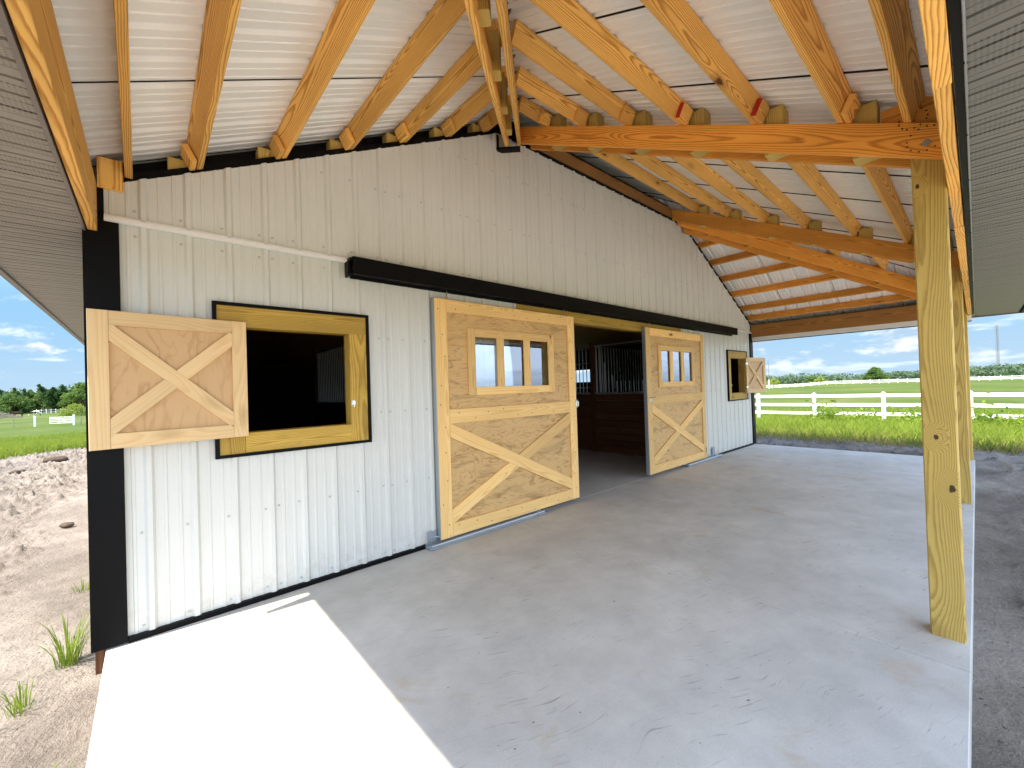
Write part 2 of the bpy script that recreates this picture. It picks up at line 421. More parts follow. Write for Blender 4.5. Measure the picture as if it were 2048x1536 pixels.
def box(name, x0, x1, y0, y1, z0, z1, m, parent=None, ch=.0025):
    """a box whose own origin is its middle, edges eased; local x is its longest side"""
    c = Vector(((x0 + x1) / 2, (y0 + y1) / 2, (z0 + z1) / 2)); L = [x1 - x0, y1 - y0, z1 - z0]
    ax = sorted(range(3), key=lambda i: -L[i]); E = [Vector((1, 0, 0)), Vector((0, 1, 0)), Vector((0, 0, 1))]
    return bar(name, c - E[ax[0]] * L[ax[0]] / 2, c + E[ax[0]] * L[ax[0]] / 2, E[ax[1]], L[ax[1]], L[ax[2]], m, parent, ch)


def bar(name, A, B, wdir, wd, th, m, parent=None, ch=.003, cut0=None, cut1=None):
    """a board from A to B, width wd along wdir, thickness th; cut0/cut1: direction the end faces run along in width"""
    A = Vector(A); B = Vector(B); X = (B - A).normalized(); Y = Vector(wdir); Y = (Y - X * Y.dot(X)).normalized(); Z = X.cross(Y)
    L = (B - A).length; c = (A + B) / 2
    mw = Matrix((X, Y, Z)).transposed().to_4x4(); mw.translation = c
    h, t = wd / 2, th / 2; e = min(ch, h * .3, t * .3)
    ring = [(-h + e, -t), (h - e, -t), (h, -t + e), (h, t - e), (h - e, t), (-h + e, t), (-h, t - e), (-h, -t + e)]

    def slope(cut):
        if cut is None: return 0.
        cv = Vector(cut); return cv.dot(X) / cv.dot(Y)
    s0, s1 = slope(cut0), slope(cut1)
    v = [(-L / 2 + s0 * y, y, z) for y, z in ring] + [(L / 2 + s1 * y, y, z) for y, z in ring]
    f = [(i, (i + 1) % 8, 8 + (i + 1) % 8, 8 + i) for i in range(8)] + [tuple(range(7, -1, -1)), tuple(range(8, 16))]
    return mesh(name, v, f, m, parent, mw)


# ------------------------------------------------------------------ dimensions of the barn (metres; x along the gable wall, +y out to the porch)
WX = 10.97; P = .495; SUM = 3.6; ZB = 2.82; YP0, YP1 = 3.31, 3.45; BACK = -13.5
def under(x, y): return ZB + P * min(x, WX - x, SUM - y)      # underside of purlins
SHEET = .158
X1, X2 = SUM, WX - SUM
barn = empty('barn', (0, 0, 0))
tag(barn, 'white ribbed metal barn with black trim, pine sliding doors and an open timber porch roof', 'barn')

PER = .2286
def rib_profile(a0, a1, hmaj=.019, hmin=.004, phase=.0, extra=()):
    base = [(0, hmaj), (.012, hmaj), (.027, 0), (.068, 0), (.072, hmin), (.086, hmin), (.090, 0), (.142, 0), (.146, hmin), (.160, hmin), (.164, 0), (.2016, 0), (.2166, hmaj)]
    pts = []
    i = math.floor((a0 - phase) / PER) - 1
    while phase + i * PER < a1 + PER:
        for dx_, h in base: pts.append((phase + i * PER + dx_, h))
        i += 1
    xs = np.array([p[0] for p in pts]); hs = np.array([p[1] for p in pts])
    q = sorted(set([round(x, 5) for x in xs if a0 < x < a1] + [a0, a1] + [e for e in extra if a0 < e < a1]))
    return [(x, float(np.interp(x, xs, hs))) for x in q]


def wall_sheet(name, x0, x1, zlo, ztop, y, holes, m, parent, th=.0, rows=(), phase=.002, screw=True):
    ex = [h[0] for h in holes] + [h[1] for h in holes]
    pr_ = rib_profile(x0, x1, phase=phase, extra=ex); v = []; f = []
    for (xa, ha), (xb, hb) in zip(pr_, pr_[1:]):
        xm = (xa + xb) / 2; iv = [(zlo, None)]
        hs = sorted([h for h in holes if h[0] - 1e-6 < xm < h[1] + 1e-6], key=lambda h: h[2])
        segs = []; z = zlo
        for h in hs:
            if h[2] > z: segs.append((z, h[2]))
            z = h[3]
        segs.append((z, None))
        for z0, z1 in segs:
            za = ztop(xa) if z1 is None else z1; zb = ztop(xb) if z1 is None else z1
            if za <= z0 + .002 and zb <= z0 + .002: continue
            o = len(v); v += [(xa, y + ha, z0), (xb, y + hb, z0), (xb, y + hb, max(zb, z0)), (xa, y + ha, max(za, z0))]; f.append((o + 3, o + 2, o + 1, o))
    b = MB(); b.v = v; b.f = f; nf = len(f)
    if screw:
        i = math.ceil((x0 - phase) / PER)
        while phase + i * PER < x1 - .02:
            for dx_ in (-.042, .045):
                xs = phase + i * PER + dx_
                if dx_ > 0 and i % 4: continue
                for zr in rows:
                    if zr > ztop(xs) - .04 or zr < zlo or any(h[0] - .03 < xs < h[1] + .03 and h[2] - .03 < zr < h[3] + .03 for h in holes) or not x0 < xs < x1: continue
                    zr += random.uniform(-.006, .006)
                    b.tube((xs, y, zr), (xs, y + .003, zr), .0095, .0095, 8); b.tube((xs, y + .003, zr), (xs, y + .009, zr), .006, .004, 6)
            i += 1
    o = b.build(name, [m, M_SCREW], parent)
    for pl in o.data.polygons:
        if pl.index >= nf: pl.material_index = 1
    return o


# door / window openings (x0, x1, z0, z1)
OPEN_D = (3.50, 7.42, 0, 2.47); WIN_L = (.60, 1.66, 1.09, 2.15); WIN_R = (9.51, 10.56, 1.09, 2.15)
top_f = lambda x: min(ZB - .02 + .49 * min(x, WX - x), 4.40)
wall_sheet('wall', .06, WX - .06, .035, lambda x: 2.66, 0.0, [OPEN_D, WIN_L, WIN_R], M_WALL, barn, rows=(.075, .66, 1.32, 1.98, 2.54))
wall_sheet('gable_panel', .05, WX - .05, 2.625, top_f, .012, [], M_WALL, barn, rows=(2.70, 3.32, 3.93, 4.3))
# framing behind the skin, so the wall has thickness
b = MB()
for a_, c_ in ((.0, WIN_L[0]), (WIN_L[1], OPEN_D[0]), (OPEN_D[1], WIN_R[0]), (WIN_R[1], WX)): b.box(a_ + .001, c_ - .001, -.12, -.004, .0, 2.47)
for W_ in (WIN_L, WIN_R):
    b.box(W_[0] + .001, W_[1] - .001, -.12, -.004, 0, W_[2]); b.box(W_[0] + .001, W_[1] - .001, -.12, -.004, W_[3], 2.47)
xs = [0, X1, X2, WX]
for xa, xb in zip(xs, xs[1:]):
    za, zb = top_f(xa + .001) - .03, top_f(xb - .001) - .03
    b.add([(xa, -.12, 2.47), (xb, -.12, 2.47), (xb, -.12, zb), (xa, -.12, za), (xa, -.004, 2.47), (xb, -.004, 2.47), (xb, -.004, zb), (xa, -.004, za)],
          [(0, 3, 2, 1), (4, 5, 6, 7), (0, 1, 5, 4), (1, 2, 6, 5), (2, 3, 7, 6), (3, 0, 4, 7)])
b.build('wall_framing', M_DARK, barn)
# side and back walls
def side_wall(x, name, holes=()):
    pr_ = rib_profile(BACK, -.02, extra=[h[0] for h in holes] + [h[1] for h in holes]); v = []; f = []
    s = -1 if x < 1 else 1
    for (ya, ha), (yb, hb) in zip(pr_, pr_[1:]):
        ym = (ya + yb) / 2; segs = [(.03, 2.58)]
        for h in holes:
            if h[0] < ym < h[1]: segs = [(.03, h[2]), (h[3], 2.58)]
        for z0, z1 in segs:
            o = len(v); v += [(x + s * ha, ya, z0), (x + s * hb, yb, z0), (x + s * hb, yb, z1), (x + s * ha, ya, z1)]; f.append((o, o + 1, o + 2, o + 3))
    mesh(name, v, f, M_WALL, barn)
    b = MB(); yy = [BACK] + [q for h in holes for q in (h[0], h[1])] + [-.125]
    for i in range(0, len(yy), 2): b.box(*( (x + .003, x + .11) if s < 0 else (x - .11, x - .003)), yy[i], yy[i + 1], 0, 2.75)
    for h in holes:
        for z0, z1 in ((0, h[2]), (h[3], 2.75)): b.box(*((x + .003, x + .11) if s < 0 else (x - .11, x - .003)), h[0] + .001, h[1] - .001, z0, z1)
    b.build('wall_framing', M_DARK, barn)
side_wall(0.0, 'side_wall'); side_wall(WX, 'side_wall', [(-5.42, -4.62, 1.62, 2.02)])
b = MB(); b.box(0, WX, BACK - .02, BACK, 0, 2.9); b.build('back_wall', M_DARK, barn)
# far gable end closed above (hip roof repeated is not seen); back wall's near-black colour stands in for interior shade
b = MB(); b.box(-.045, .115, -.10, .026, .01, 2.62); b.box(-.045, -.022, -.45, -.10, .01, 2.62); b.build('corner_trim', M_BLACK, barn)
b = MB(); b.box(-.047, .05, -.10, .024, 2.62, 2.80); b.build('corner_trim', M_BLACK, barn)
b = MB(); b.box(WX - .115, WX + .045, -.10, .026, .01, 2.62); b.build('corner_trim', M_BLACK, barn)
b = MB(); b.box(.118, OPEN_D[0] - .02, .0, .028, -.005, .034); b.build('base_trim', M_BLACK, barn)
b = MB(); b.box(OPEN_D[1] + .02, WX - .118, .0, .028, -.005, .034); b.build('base_trim', M_BLACK, barn)
b = MB(); b.box(.05, 1.51, .021, .045, 2.600, 2.628); b.box(.05, 1.51, .021, .030, 2.628, 2.645); b.build('drip_trim', M_WHITE, barn)
b = MB(); b.box(9.80, WX - .04, .021, .040, 2.604, 2.628); b.build('drip_trim', M_WHITE, barn)
bar('sill_post', (-.0, -.03, -.25), (-.0, -.03, .008), (1, 0, 0), .06, .06, W_STALL, barn)
# black flashing along the top edge of the panel
def strip(name, pts, th, dz0, dz1, y0, y1, m):
    b = MB()
    for (xa, za), (xb, zb) in zip(pts, pts[1:]):
        b.add([(xa, y0, za + dz0), (xb, y0, zb + dz0), (xb, y0, zb + dz1), (xa, y0, za + dz1), (xa, y1, za + dz0), (xb, y1, zb + dz0), (xb, y1, zb + dz1), (xa, y1, za + dz1)],
              [(0, 3, 2, 1), (4, 5, 6, 7), (0, 1, 5, 4), (1, 2, 6, 5), (2, 3, 7, 6), (3, 0, 4, 7)])
    return b.build(name, m, barn)
lc = [(.12, 2.80 + .49 * .12), (X1, 4.58), (X2, 4.58), (WX - .12, 2.80 + .49 * .12)]
for (xa, za), (xb, zb) in zip(lc, lc[1:]):
    b = MB(); b.add([(xa, -.13, 2.5), (xb, -.13, 2.5), (xb, -.13, zb + .165), (xa, -.13, za + .165), (xa, -.122, 2.5), (xb, -.122, 2.5), (xb, -.122, zb + .165), (xa, -.122, za + .165)], [(0, 3, 2, 1), (4, 5, 6, 7), (0, 1, 5, 4), (1, 2, 6, 5), (2, 3, 7, 6), (3, 0, 4, 7)]); b.build('closure_panel', M_BLACK, barn)
box('shade_ceiling', .12, WX - .12, BACK + .05, -.14, 2.66, 2.70, W_GREY, barn)  # unseen ceiling added to block light and darken the barn interior
tp = [(.05, top_f(.05)), (3.265, top_f(3.265)), (WX - 3.265, top_f(3.265)), (WX - .05, top_f(.05))]
strip('top_flashing', tp[:2], 0, -.001, .05, -.06, .006, M_BLACK)
strip('top_flashing', tp[1:3], 0, -.012, .012, -.06, .036, M_BLACK)
strip('top_flashing', tp[2:], 0, -.012, .012, -.06, .036, M_BLACK)
bar('beam_pocket_trim', (3.235, .02, 4.19), (3.235, .02, 4.36), (1, 0, 0), .03, .03, M_BLACK, barn)
bar('beam_pocket_trim', (3.235, .006, 4.192), (3.425, .196, 4.192), (0, 0, 1), .022, .09, M_BLACK, barn)

# ---- roof: a hip roof of ribbed sheets, white below and charcoal above
EX = -.60; EY = 4.05; RIDGE_Y = SUM - WX / 2
def sheet_z(x, y): return ZB + SHEET + P * min(x, WX - x, SUM - y)
def roof_plane(name, which):
    v = []; f = []
    if which in ('left', 'right'):
        pr_ = rib_profile(BACK - .5, 4.18, hmaj=.02, hmin=.006, phase=.07)
        for (ya, ha), (yb, hb) in zip(pr_, pr_[1:]):
            xa, xb = min(SUM - ya, WX / 2), min(SUM - yb, WX / 2); xa = max(xa, EX); xb = max(xb, EX)
            if xa <= EX and xb <= EX: continue
            o = len(v)
            q = [(EX, ya, ZB + SHEET + P * EX + ha), (EX, yb, ZB + SHEET + P * EX + hb), (xb, yb, ZB + SHEET + P * xb + hb), (xa, ya, ZB + SHEET + P * xa + ha)]
            if which == 'right': q = [(WX - x, y, z) for x, y, z in q]
            v += q; f.append((o, o + 1, o + 2, o + 3))
    else:
        pr_ = rib_profile(EX, WX - EX, hmaj=.02, hmin=.006, phase=.02)
        for (xa, ha), (xb, hb) in zip(pr_, pr_[1:]):
            ya, yb = [max(SUM - min(x, WX - x), RIDGE_Y) for x in (xa, xb)]
            o = len(v)
            v += [(xa, 4.20, ZB + SHEET + P * (SUM - 4.2) + ha), (xb, 4.20, ZB + SHEET + P * (SUM - 4.2) + hb), (xb, yb, ZB + SHEET + P * (SUM - yb) + hb), (xa, ya, ZB + SHEET + P * (SUM - ya) + ha)]
            f.append((o, o + 1, o + 2, o + 3))
    # lap seams: every fourth rib a doubled edge
    vt = [(x, y, z + .012) for x, y, z in v]
    b = MB()
    if which in ('left', 'right'):
        y = .80 - 13 * .9144
        while y < 3.9:
            xe = min(SUM - y, WX / 2)
            pa = [EX, xe]; q = []
            for yy in (y, y + .004):
                for x in pa: q.append((x if which == 'left' else WX - x, yy, ZB + SHEET + P * x - .006))
            b.add(q + [(a1, b1, c1 + .012) for a1, b1, c1 in q], [(0, 1, 3, 2), (4, 6, 7, 5), (0, 4, 5, 1), (2, 3, 7, 6)]); y += .9144
    else:
        x = .50
        while x < WX:
            ye = max(SUM - min(x, WX - x), RIDGE_Y); q = []
            for xx in (x, x + .004):
                for yy in (4.1, ye): q.append((xx, yy, ZB + SHEET + P * (SUM - yy) - .006))
            b.add(q + [(a1, b1, c1 + .012) for a1, b1, c1 in q], [(0, 1, 3, 2), (4, 6, 7, 5), (0, 4, 5, 1), (2, 3, 7, 6)]); x += .9144
    n0 = len(f); nv = len(v)
    lo = mesh(name, v + b.v, f + [tuple(i + nv for i in q) for q in b.f], [M_CEIL, M_DARK], barn)
    for pl in lo.data.polygons:
        if pl.index >= n0: pl.material_index = 1
    mesh('roof_top', vt, f, M_ROOF, lo)
    return lo
roof_plane('roof', 'left'); roof_plane('roof', 'front'); roof_plane('roof', 'right')
b = MB()
for (a1, c1) in (((-.6, 4.2, 2.70), (SUM - RIDGE_Y, RIDGE_Y, 0)),): pass
for sx in (1, -1):
    p0 = Vector((EX if sx > 0 else WX - EX, 4.20, ZB + SHEET + P * EX + .045)); p1 = Vector((WX / 2, RIDGE_Y, ZB + SHEET + P * WX / 2 + .045)); b.tube(p0, p1, .05, .05, 6)
b.tube((WX / 2, RIDGE_Y, ZB + SHEET + P * WX / 2 + .045), (WX / 2, BACK - .5, ZB + SHEET + P * WX / 2 + .045), .05, .05, 6)
b.build('ridge_cap', M_ROOF, barn)

# soffits with v-grooves, fascias, J-channels
ZS = 2.535
def soffit(name, a0, a1, c0, c1, along, m):
    """grooves repeat along 'along' axis between a0 and a1; the other axis spans c0..c1"""
    v = []; f = []; p = .1016; pts = []; a = a0
    while a < a1: pts += [(a, 0), (a + .042, 0), (a + .046, .008), (a + .0508, 0), (a + .083, 0), (a + .0835, .05), (a + .098, .05), (a + .0985, 0)]; a += p
    pts.append((a, 0))
    for s, h in pts:
        for c in (c0, c1): v.append((c, s, ZS + h) if along == 'y' else (s, c, ZS + h))
    for i in range(len(pts) - 1): f.append((2 * i, 2 * i + 1, 2 * i + 3, 2 * i + 2))
    b = MB(); b.v = v; b.f = f
    return b.build(name, m, barn)
soffit('soffit', BACK, 4.04, -.585, -.045, 'y', M_SOFL)
soffit('soffit', -.58, WX + .62, 3.54, 4.04, 'x', M_SOFF)
soffit('soffit', BACK, 3.53, WX + .045, WX + .585, 'y', M_SOFL)
M_FASC = sheet_metal('bronze fascia', (.16, .13, .115), .4)
b = MB(); b.box(-.625, -.587, BACK, 4.06, 2.515, 2.72); b.build('fascia', M_FASC, barn)
b = MB(); b.box(WX + .587, WX + .625, BACK, 4.06, 2.515, 2.72); b.build('fascia', M_FASC, barn)
b = MB(); b.box(-.625, WX + .625, 4.062, 4.10, 2.515, 2.74); b.build('fascia', M_BLACK, barn)
b = MB(); b.box(-.2, WX + .04, 3.507, 3.532, 2.532, 2.62); b.build('edge_channel', M_BLACK, barn)
b = MB(); b.box(-.2, WX + .04, 3.534, 3.5385, 2.527, 2.56); b.build('edge_channel', M_GALV, barn)
b = MB(); b.box(-.043, -.0285, -.0, 3.50, 2.522, 2.60); b.build('edge_channel', M_FASC, barn)
b = MB(); b.box(WX - .00, WX + .045, .03, 3.50, 2.42, 2.515); b.build('edge_channel', M_WHITE, barn)
b = MB(); b.box(WX + .02, WX + .047, .03, 3.50, 2.405, 2.418); b.build('edge_channel', M_BLACK, barn)

# ---- posts, headers, rafters
for i, px in enumerate((.0, 3.60, 7.26, 10.83)):
    box('post', px, px + .14, YP0, YP1, 0.0, 2.83 if i in (0, 3) else 2.86, W_POST2 if i == 1 else W_POST, barn, .006)
hs = [(-.02, 2.4), (2.403, 4.55), (4.553, 6.4), (6.403, 8.6), (8.603, 10.99)]
for a_, c_ in hs: box('header', a_, c_, 3.4525, 3.502 + random.uniform(-.002, .002), ZS + random.uniform(-.004, .004), 2.80, W_PINE, barn)
box('header', -.022, .021, .028, 3.448, 2.53, 2.815, W_PINE, barn)
box('header', WX - .04, WX - .002, .03, 3.448, 2.515, 2.80, W_GREY, barn)

RD = .20  # vertical depth of a rafter
RAF = []
def rafter_pair(x, y0, y1):
    n = Vector((0, P, 1)).normalized()
    for dx_ in (-.020, .160):
        xx = x + dx_; A = Vector((xx, y0, under(5, y0) - RD / 2 - .003)); Bv = Vector((xx, y1 if dx_ < 0 else y1 - .06, 0)); Bv.z = ZB + P * (SUM - Bv.y) - RD / 2 - .003
        RAF.append(bar('rafter', A, Bv, n, RD * math.cos(math.atan(P)), .038, W_BEAM, barn, cut0=(0, 0, 1), cut1=(0, 0, 1)))
PUR = [.18, .55, 1.08, 1.61, 2.12, 2.63, 3.12]
rafter_pair(3.60, .045, 3.449); rafter_pair(7.26, .045, 3.449)
HD = .235
def hip_pair(sx):
    q = lambda x: x if sx > 0 else WX - x
    u = Vector((sx, 1, 0)).normalized()
    for s in (-.135, .0):
        t = 3.38; y0_ = .05
        x0_ = SUM + s * 1.4142 - y0_; z0_ = ZB + P * (x0_ + .02) - .02 - HD / 2
        A = Vector((q(x0_), y0_, z0_)); Bv = Vector((q(x0_ - t), y0_ + t, z0_ - P * t))
        bar('hip_rafter', A, Bv, Vector((0, 0, 1)), HD * .95, .038, W_PINE if sx > 0 else W_BEAM, barn, cut0=(0, 0, 1), cut1=(0, 0, 1))
hip_pair(1); hip_pair(-1)
# nail heads and a bolt where the boards meet the near post, and the joint of the hip
nl = MB()
for i in range(26):
    a = 6.283 * i / 13 + random.uniform(-.1, .1); rr = .075 if i < 13 else .06; cy, cz = (3.375, 2.865) if i < 13 else (3.33, 3.0)
    nl.tube((3.5605, cy + rr * math.cos(a), cz - .03 + rr * .9 * math.sin(a)), (3.5585 if i < 13 else 3.5575, cy + rr * math.cos(a), cz - .03 + rr * .9 * math.sin(a)), .0045, .0045, 6)
join_into(RAF[0], nl, M_DARK)
bl = MB(); bl.tube((3.566, 3.38, 2.81), (3.556, 3.38, 2.81), .018, .018, 12); bl.tube((3.556, 3.38, 2.81), (3.550, 3.38, 2.81), .010, .010, 6); bl.build('bolt', M_GALV, barn)
bar('ledger', (3.75, .028, 4.50), (7.22, .028, 4.50), (0, 0, 1), .15, .038, W_GREY, barn)

PH = .14
PC = []
def purlin(A, Bv, nrm, m=W_PINE):
    nrm = Vector(nrm).normalized()
    return bar('purlin', Vector(A) + nrm * PH / 2, Vector(Bv) + nrm * PH / 2, nrm, PH, .038, m, barn)
nL, nF, nR = (-P, 0, 1), (0, P, 1), (P, 0, 1)
def cleat(par, A, Bv, nrm, m=W_PINE, red=False, redend=0):
    nrm = Vector(nrm).normalized()
    o = bar('cleat', Vector(A) + nrm * .055, Vector(Bv) + nrm * .055, nrm, .11, .036, m, par)
    if red:
        d_ = (Vector(Bv) - Vector(A)).normalized(); p = Vector(A) - d_ * .0015
        tag(bar('painted_end', p + nrm * .055, Vector(A) + nrm * .055 - d_ * .0002, nrm, .108, .034, M_RED, par), 'red painted end of cleat')
    return o
def block(x, y, z0, z1, sx=.11, sy=.11, par=None):
    return box('block', x - sx / 2, x + sx / 2, y - sy / 2, y + sy / 2, z0, z1, W_POST, par or barn, .004)
for i, x in enumerate(PUR):
    xe = x - .019; z = ZB + P * xe
    o = purlin((xe, -.06, z), (xe, SUM - xe - .04, z), nL) if i else purlin((.165, .0, 2.905), (.21, SUM - .35, 2.915), (0, 0, 1))
    if i:
        xc = xe - .042; zc = ZB + P * xc
        cleat(o, (xc, .0, zc), (xc, .15, zc), nL)
        block(xc - .075, -.075, ZB + P * (xc - .07) - .06, ZB + P * (xc - .07) + .10)
    # mirrored on the right-hand slope
    xm = WX - xe
    purlin((xm, -.06 if i else .0, z), (xm, SUM - xe - .04, z), nR, W_BEAM)
box('blocking', .024, .140, .006, .044, 2.80, 2.985, W_PINE, barn)
PURF = [.295, .60, 1.09, 1.63, 2.14, 2.66, 3.15]
for i, x in enumerate(PURF):
    xe = x; y = SUM - xe; z = ZB + P * xe
    m_ = W_PINE
    xa = xe + .012; xb = WX - xe - .012
    # three lengths, butted over the rafters
    o = purlin((xa, y, z), (3.66, y, z), nF); purlin((3.664, y, z), (7.33, y, z), nF); purlin((7.334, y, z), (xb, y, z), nF)
    if i:
        yc = y + .040; zc = ZB + P * (SUM - yc)
        cleat(o, (3.43, yc, zc), (3.575, yc, zc), nF, red=i in (2, 3))
        for bx in (3.67, 7.33): block(bx, yc + .072, ZB + P * (SUM - yc - .07) - .19, ZB + P * (SUM - yc - .07) + .125, .135, .125)
        # blocks standing between the two hip boards, square to the hip
        h = i - .0
        hx = xe; hy = SUM - xe
        c0 = Vector((hx - .085, hy - .065, 0)); zz0 = ZB + P * hx - HD + .0
        for sgn in (1, -1):
            cx = c0.x if sgn > 0 else WX - c0.x
            dv = Vector((-sgn, 1, 0)).normalized()
            bar('block', (cx, c0.y, zz0), (cx, c0.y, zz0 + .27), dv, .10, .094, W_POST, barn, .005)
box('blocking', 3.592, 3.630, 3.19, 3.449, 2.90, 3.10, W_BEAM, barn)

# ---- windows with X-braced shutters
def stall_window(x0, x1, op0, op1, z0, z1, oz0, oz1):
    fr = MB()
    for bx in ((x0 - .024, x1 + .024, z1, z1 + .022), (x0 - .024, x1 + .024, z0 - .022, z0)): fr.box(bx[0], bx[1], .0, .036, bx[2], bx[3])
    for bx in ((x0 - .024, x0), (x1, x1 + .024)): fr.box(bx[0], bx[1], .0, .036, z0 + .0005, z1 - .0005)
    f = fr.build('window', M_BLACK, barn)
    box('frame_board', x0 + .001, x1 - .001, -.10, .026, oz1, z1 - .001, W_FRAME, f)
    box('frame_board', op0 + .001, x1 - .001 - (x1 - op1), -.10, .026, z0 + .001, oz0, W_FRAME, f)
    box('frame_board', x0 + .001, op0, -.10, .0265, z0 + .001, oz1 - .001, W_FRAME, f)
    box('frame_board', op1, x1 - .001, -.10, .0265, z0 + .001, oz1 - .001, W_FRAME, f)
    return f
wl = stall_window(.60, 1.66, .755, 1.515, 1.09, 2.15, 1.235, 2.00)
wr = stall_window(9.51, 10.56, 9.655, 10.41, 1.09, 2.15, 1.235, 2.00)
b = MB(); b.box(1.520, 1.55, .027, .032, 1.395, 1.435)
b.tube((1.535, .03, 1.415), (1.535, .05, 1.415), .012, .012, 10); b.tube((1.535, .045, 1.415), (1.535, .045, 1.38), .005, .005, 6); b.build('latch', M_SILVER, wl)
b = MB(); b.box(9.62, 9.64, .027, .034, 1.39, 1.43); b.tube((9.63, .03, 1.42), (9.63, .06, 1.40), .008, .008, 8); b.build('latch', M_SILVER, wr)

def shutter(hx, hy, ex, ey, z0, z1, pale=1):
    hv = Vector((hx, hy, 0)); d_ = Vector((ex, ey, 0)) - hv; L = d_.length; ang = math.atan2(d_.y, d_.x)
    mw = Matrix.Translation((hx, hy, z0)) @ Matrix.Rotation(ang, 4, 'Z'); H = z1 - z0
    # local: x from the hinge out, y: camera-facing side is -y for the left one, +y for the right one
    sg = -1 if ex < hx else 1
    v = MB(); ya, yb = sorted((sg * .004, -sg * .012)); v.box(.004, L - .004, ya, yb, .004, H - .004)
    # centre the plywood mesh on its own origin so its grain reads in its plane
    o = v.build('shutter', PLY_PALE, barn, mw)
    def bd(name, ax, az, bx_, bz, wd, lift, c0=None, c1=None):
        y = sg * (.005 + .010 + lift); A = mw @ Vector((ax, y, az)); Bv = mw @ Vector((bx_, y, bz)); X = (Bv - A).normalized()
        N = (mw.to_3x3() @ Vector((0, 1, 0))); Y = N.cross(X)
        return bar(name, A, Bv, Y, wd, .02, W_PALE, o, .002, c0, c1)
    wv = .088; zx = Vector((0, 0, 1)); xd = mw.to_3x3() @ Vector((1, 0, 0))
    bd('stile', wv / 2, 0, wv / 2, H, wv, 0); bd('stile', L - wv / 2, 0, L - wv / 2, H, wv, 0)
    bd('rail', wv + .001, wv / 2, L - wv - .001, wv / 2, wv, 0); bd('rail', wv + .001, H - wv / 2, L - wv - .001, H - wv / 2, wv, 0)
    a_, c_ = (wv + .035, wv + .035), (L - wv - .035, H - wv - .035)
    bw = .082
    down = (a_[0], a_[1], c_[0], c_[1]) ; up_ = (a_[0], c_[1], c_[0], a_[1])
    # brace seen falling away from the free edge is continuous, the other is cut in two
    e = .033
    x0_, x1_, z0_, z1_ = wv + .001, L - wv - .001, wv + .001 + e, H - wv - .001 - e
    bd('brace', x0_, z0_, x1_, z1_, bw, .0, zx, zx)
    mx_, mz_ = (x0_ + x1_) / 2, (z0_ + z1_) / 2; dd = Vector((x1_ - x0_, z1_ - z0_)); th = math.atan2(dd.y, dd.x)
    g = (bw / 2) / math.sin(2 * th) 
    ux, uz = math.cos(th), math.sin(th); cutd = (xd * math.cos(th) + zx * math.sin(th))
    bd('brace', x0_, z1_, mx_ - ux * g, mz_ + uz * g, bw, .0, zx, cutd); bd('brace', mx_ + ux * g, mz_ - uz * g, x1_, z0_, bw, .0, cutd, zx)
    for z in ((.14, H - .14) if ex > hx else ()):
        hg = MB(); hg.box(-.03, .05, sg * .026 - .001, sg * .026 + .002, z - .018, z + .018); hg.tube((0, sg * .03, z - .03), (0, sg * .03, z + .03), .007, .007, 8)
        hg.build('hinge', M_BLACK if ex < hx else M_SILVER, o, mw)
    return o
sh_l = shutter(.765, .045, -.025, .155, 1.215, 2.03)
tag(sh_l, 'large pale shutter swung open at the near window')
sh_r = shutter(10.43, .045, 11.19, .20, 1.215, 2.025)
tag(sh_r, 'small far shutter open past the barn corner')

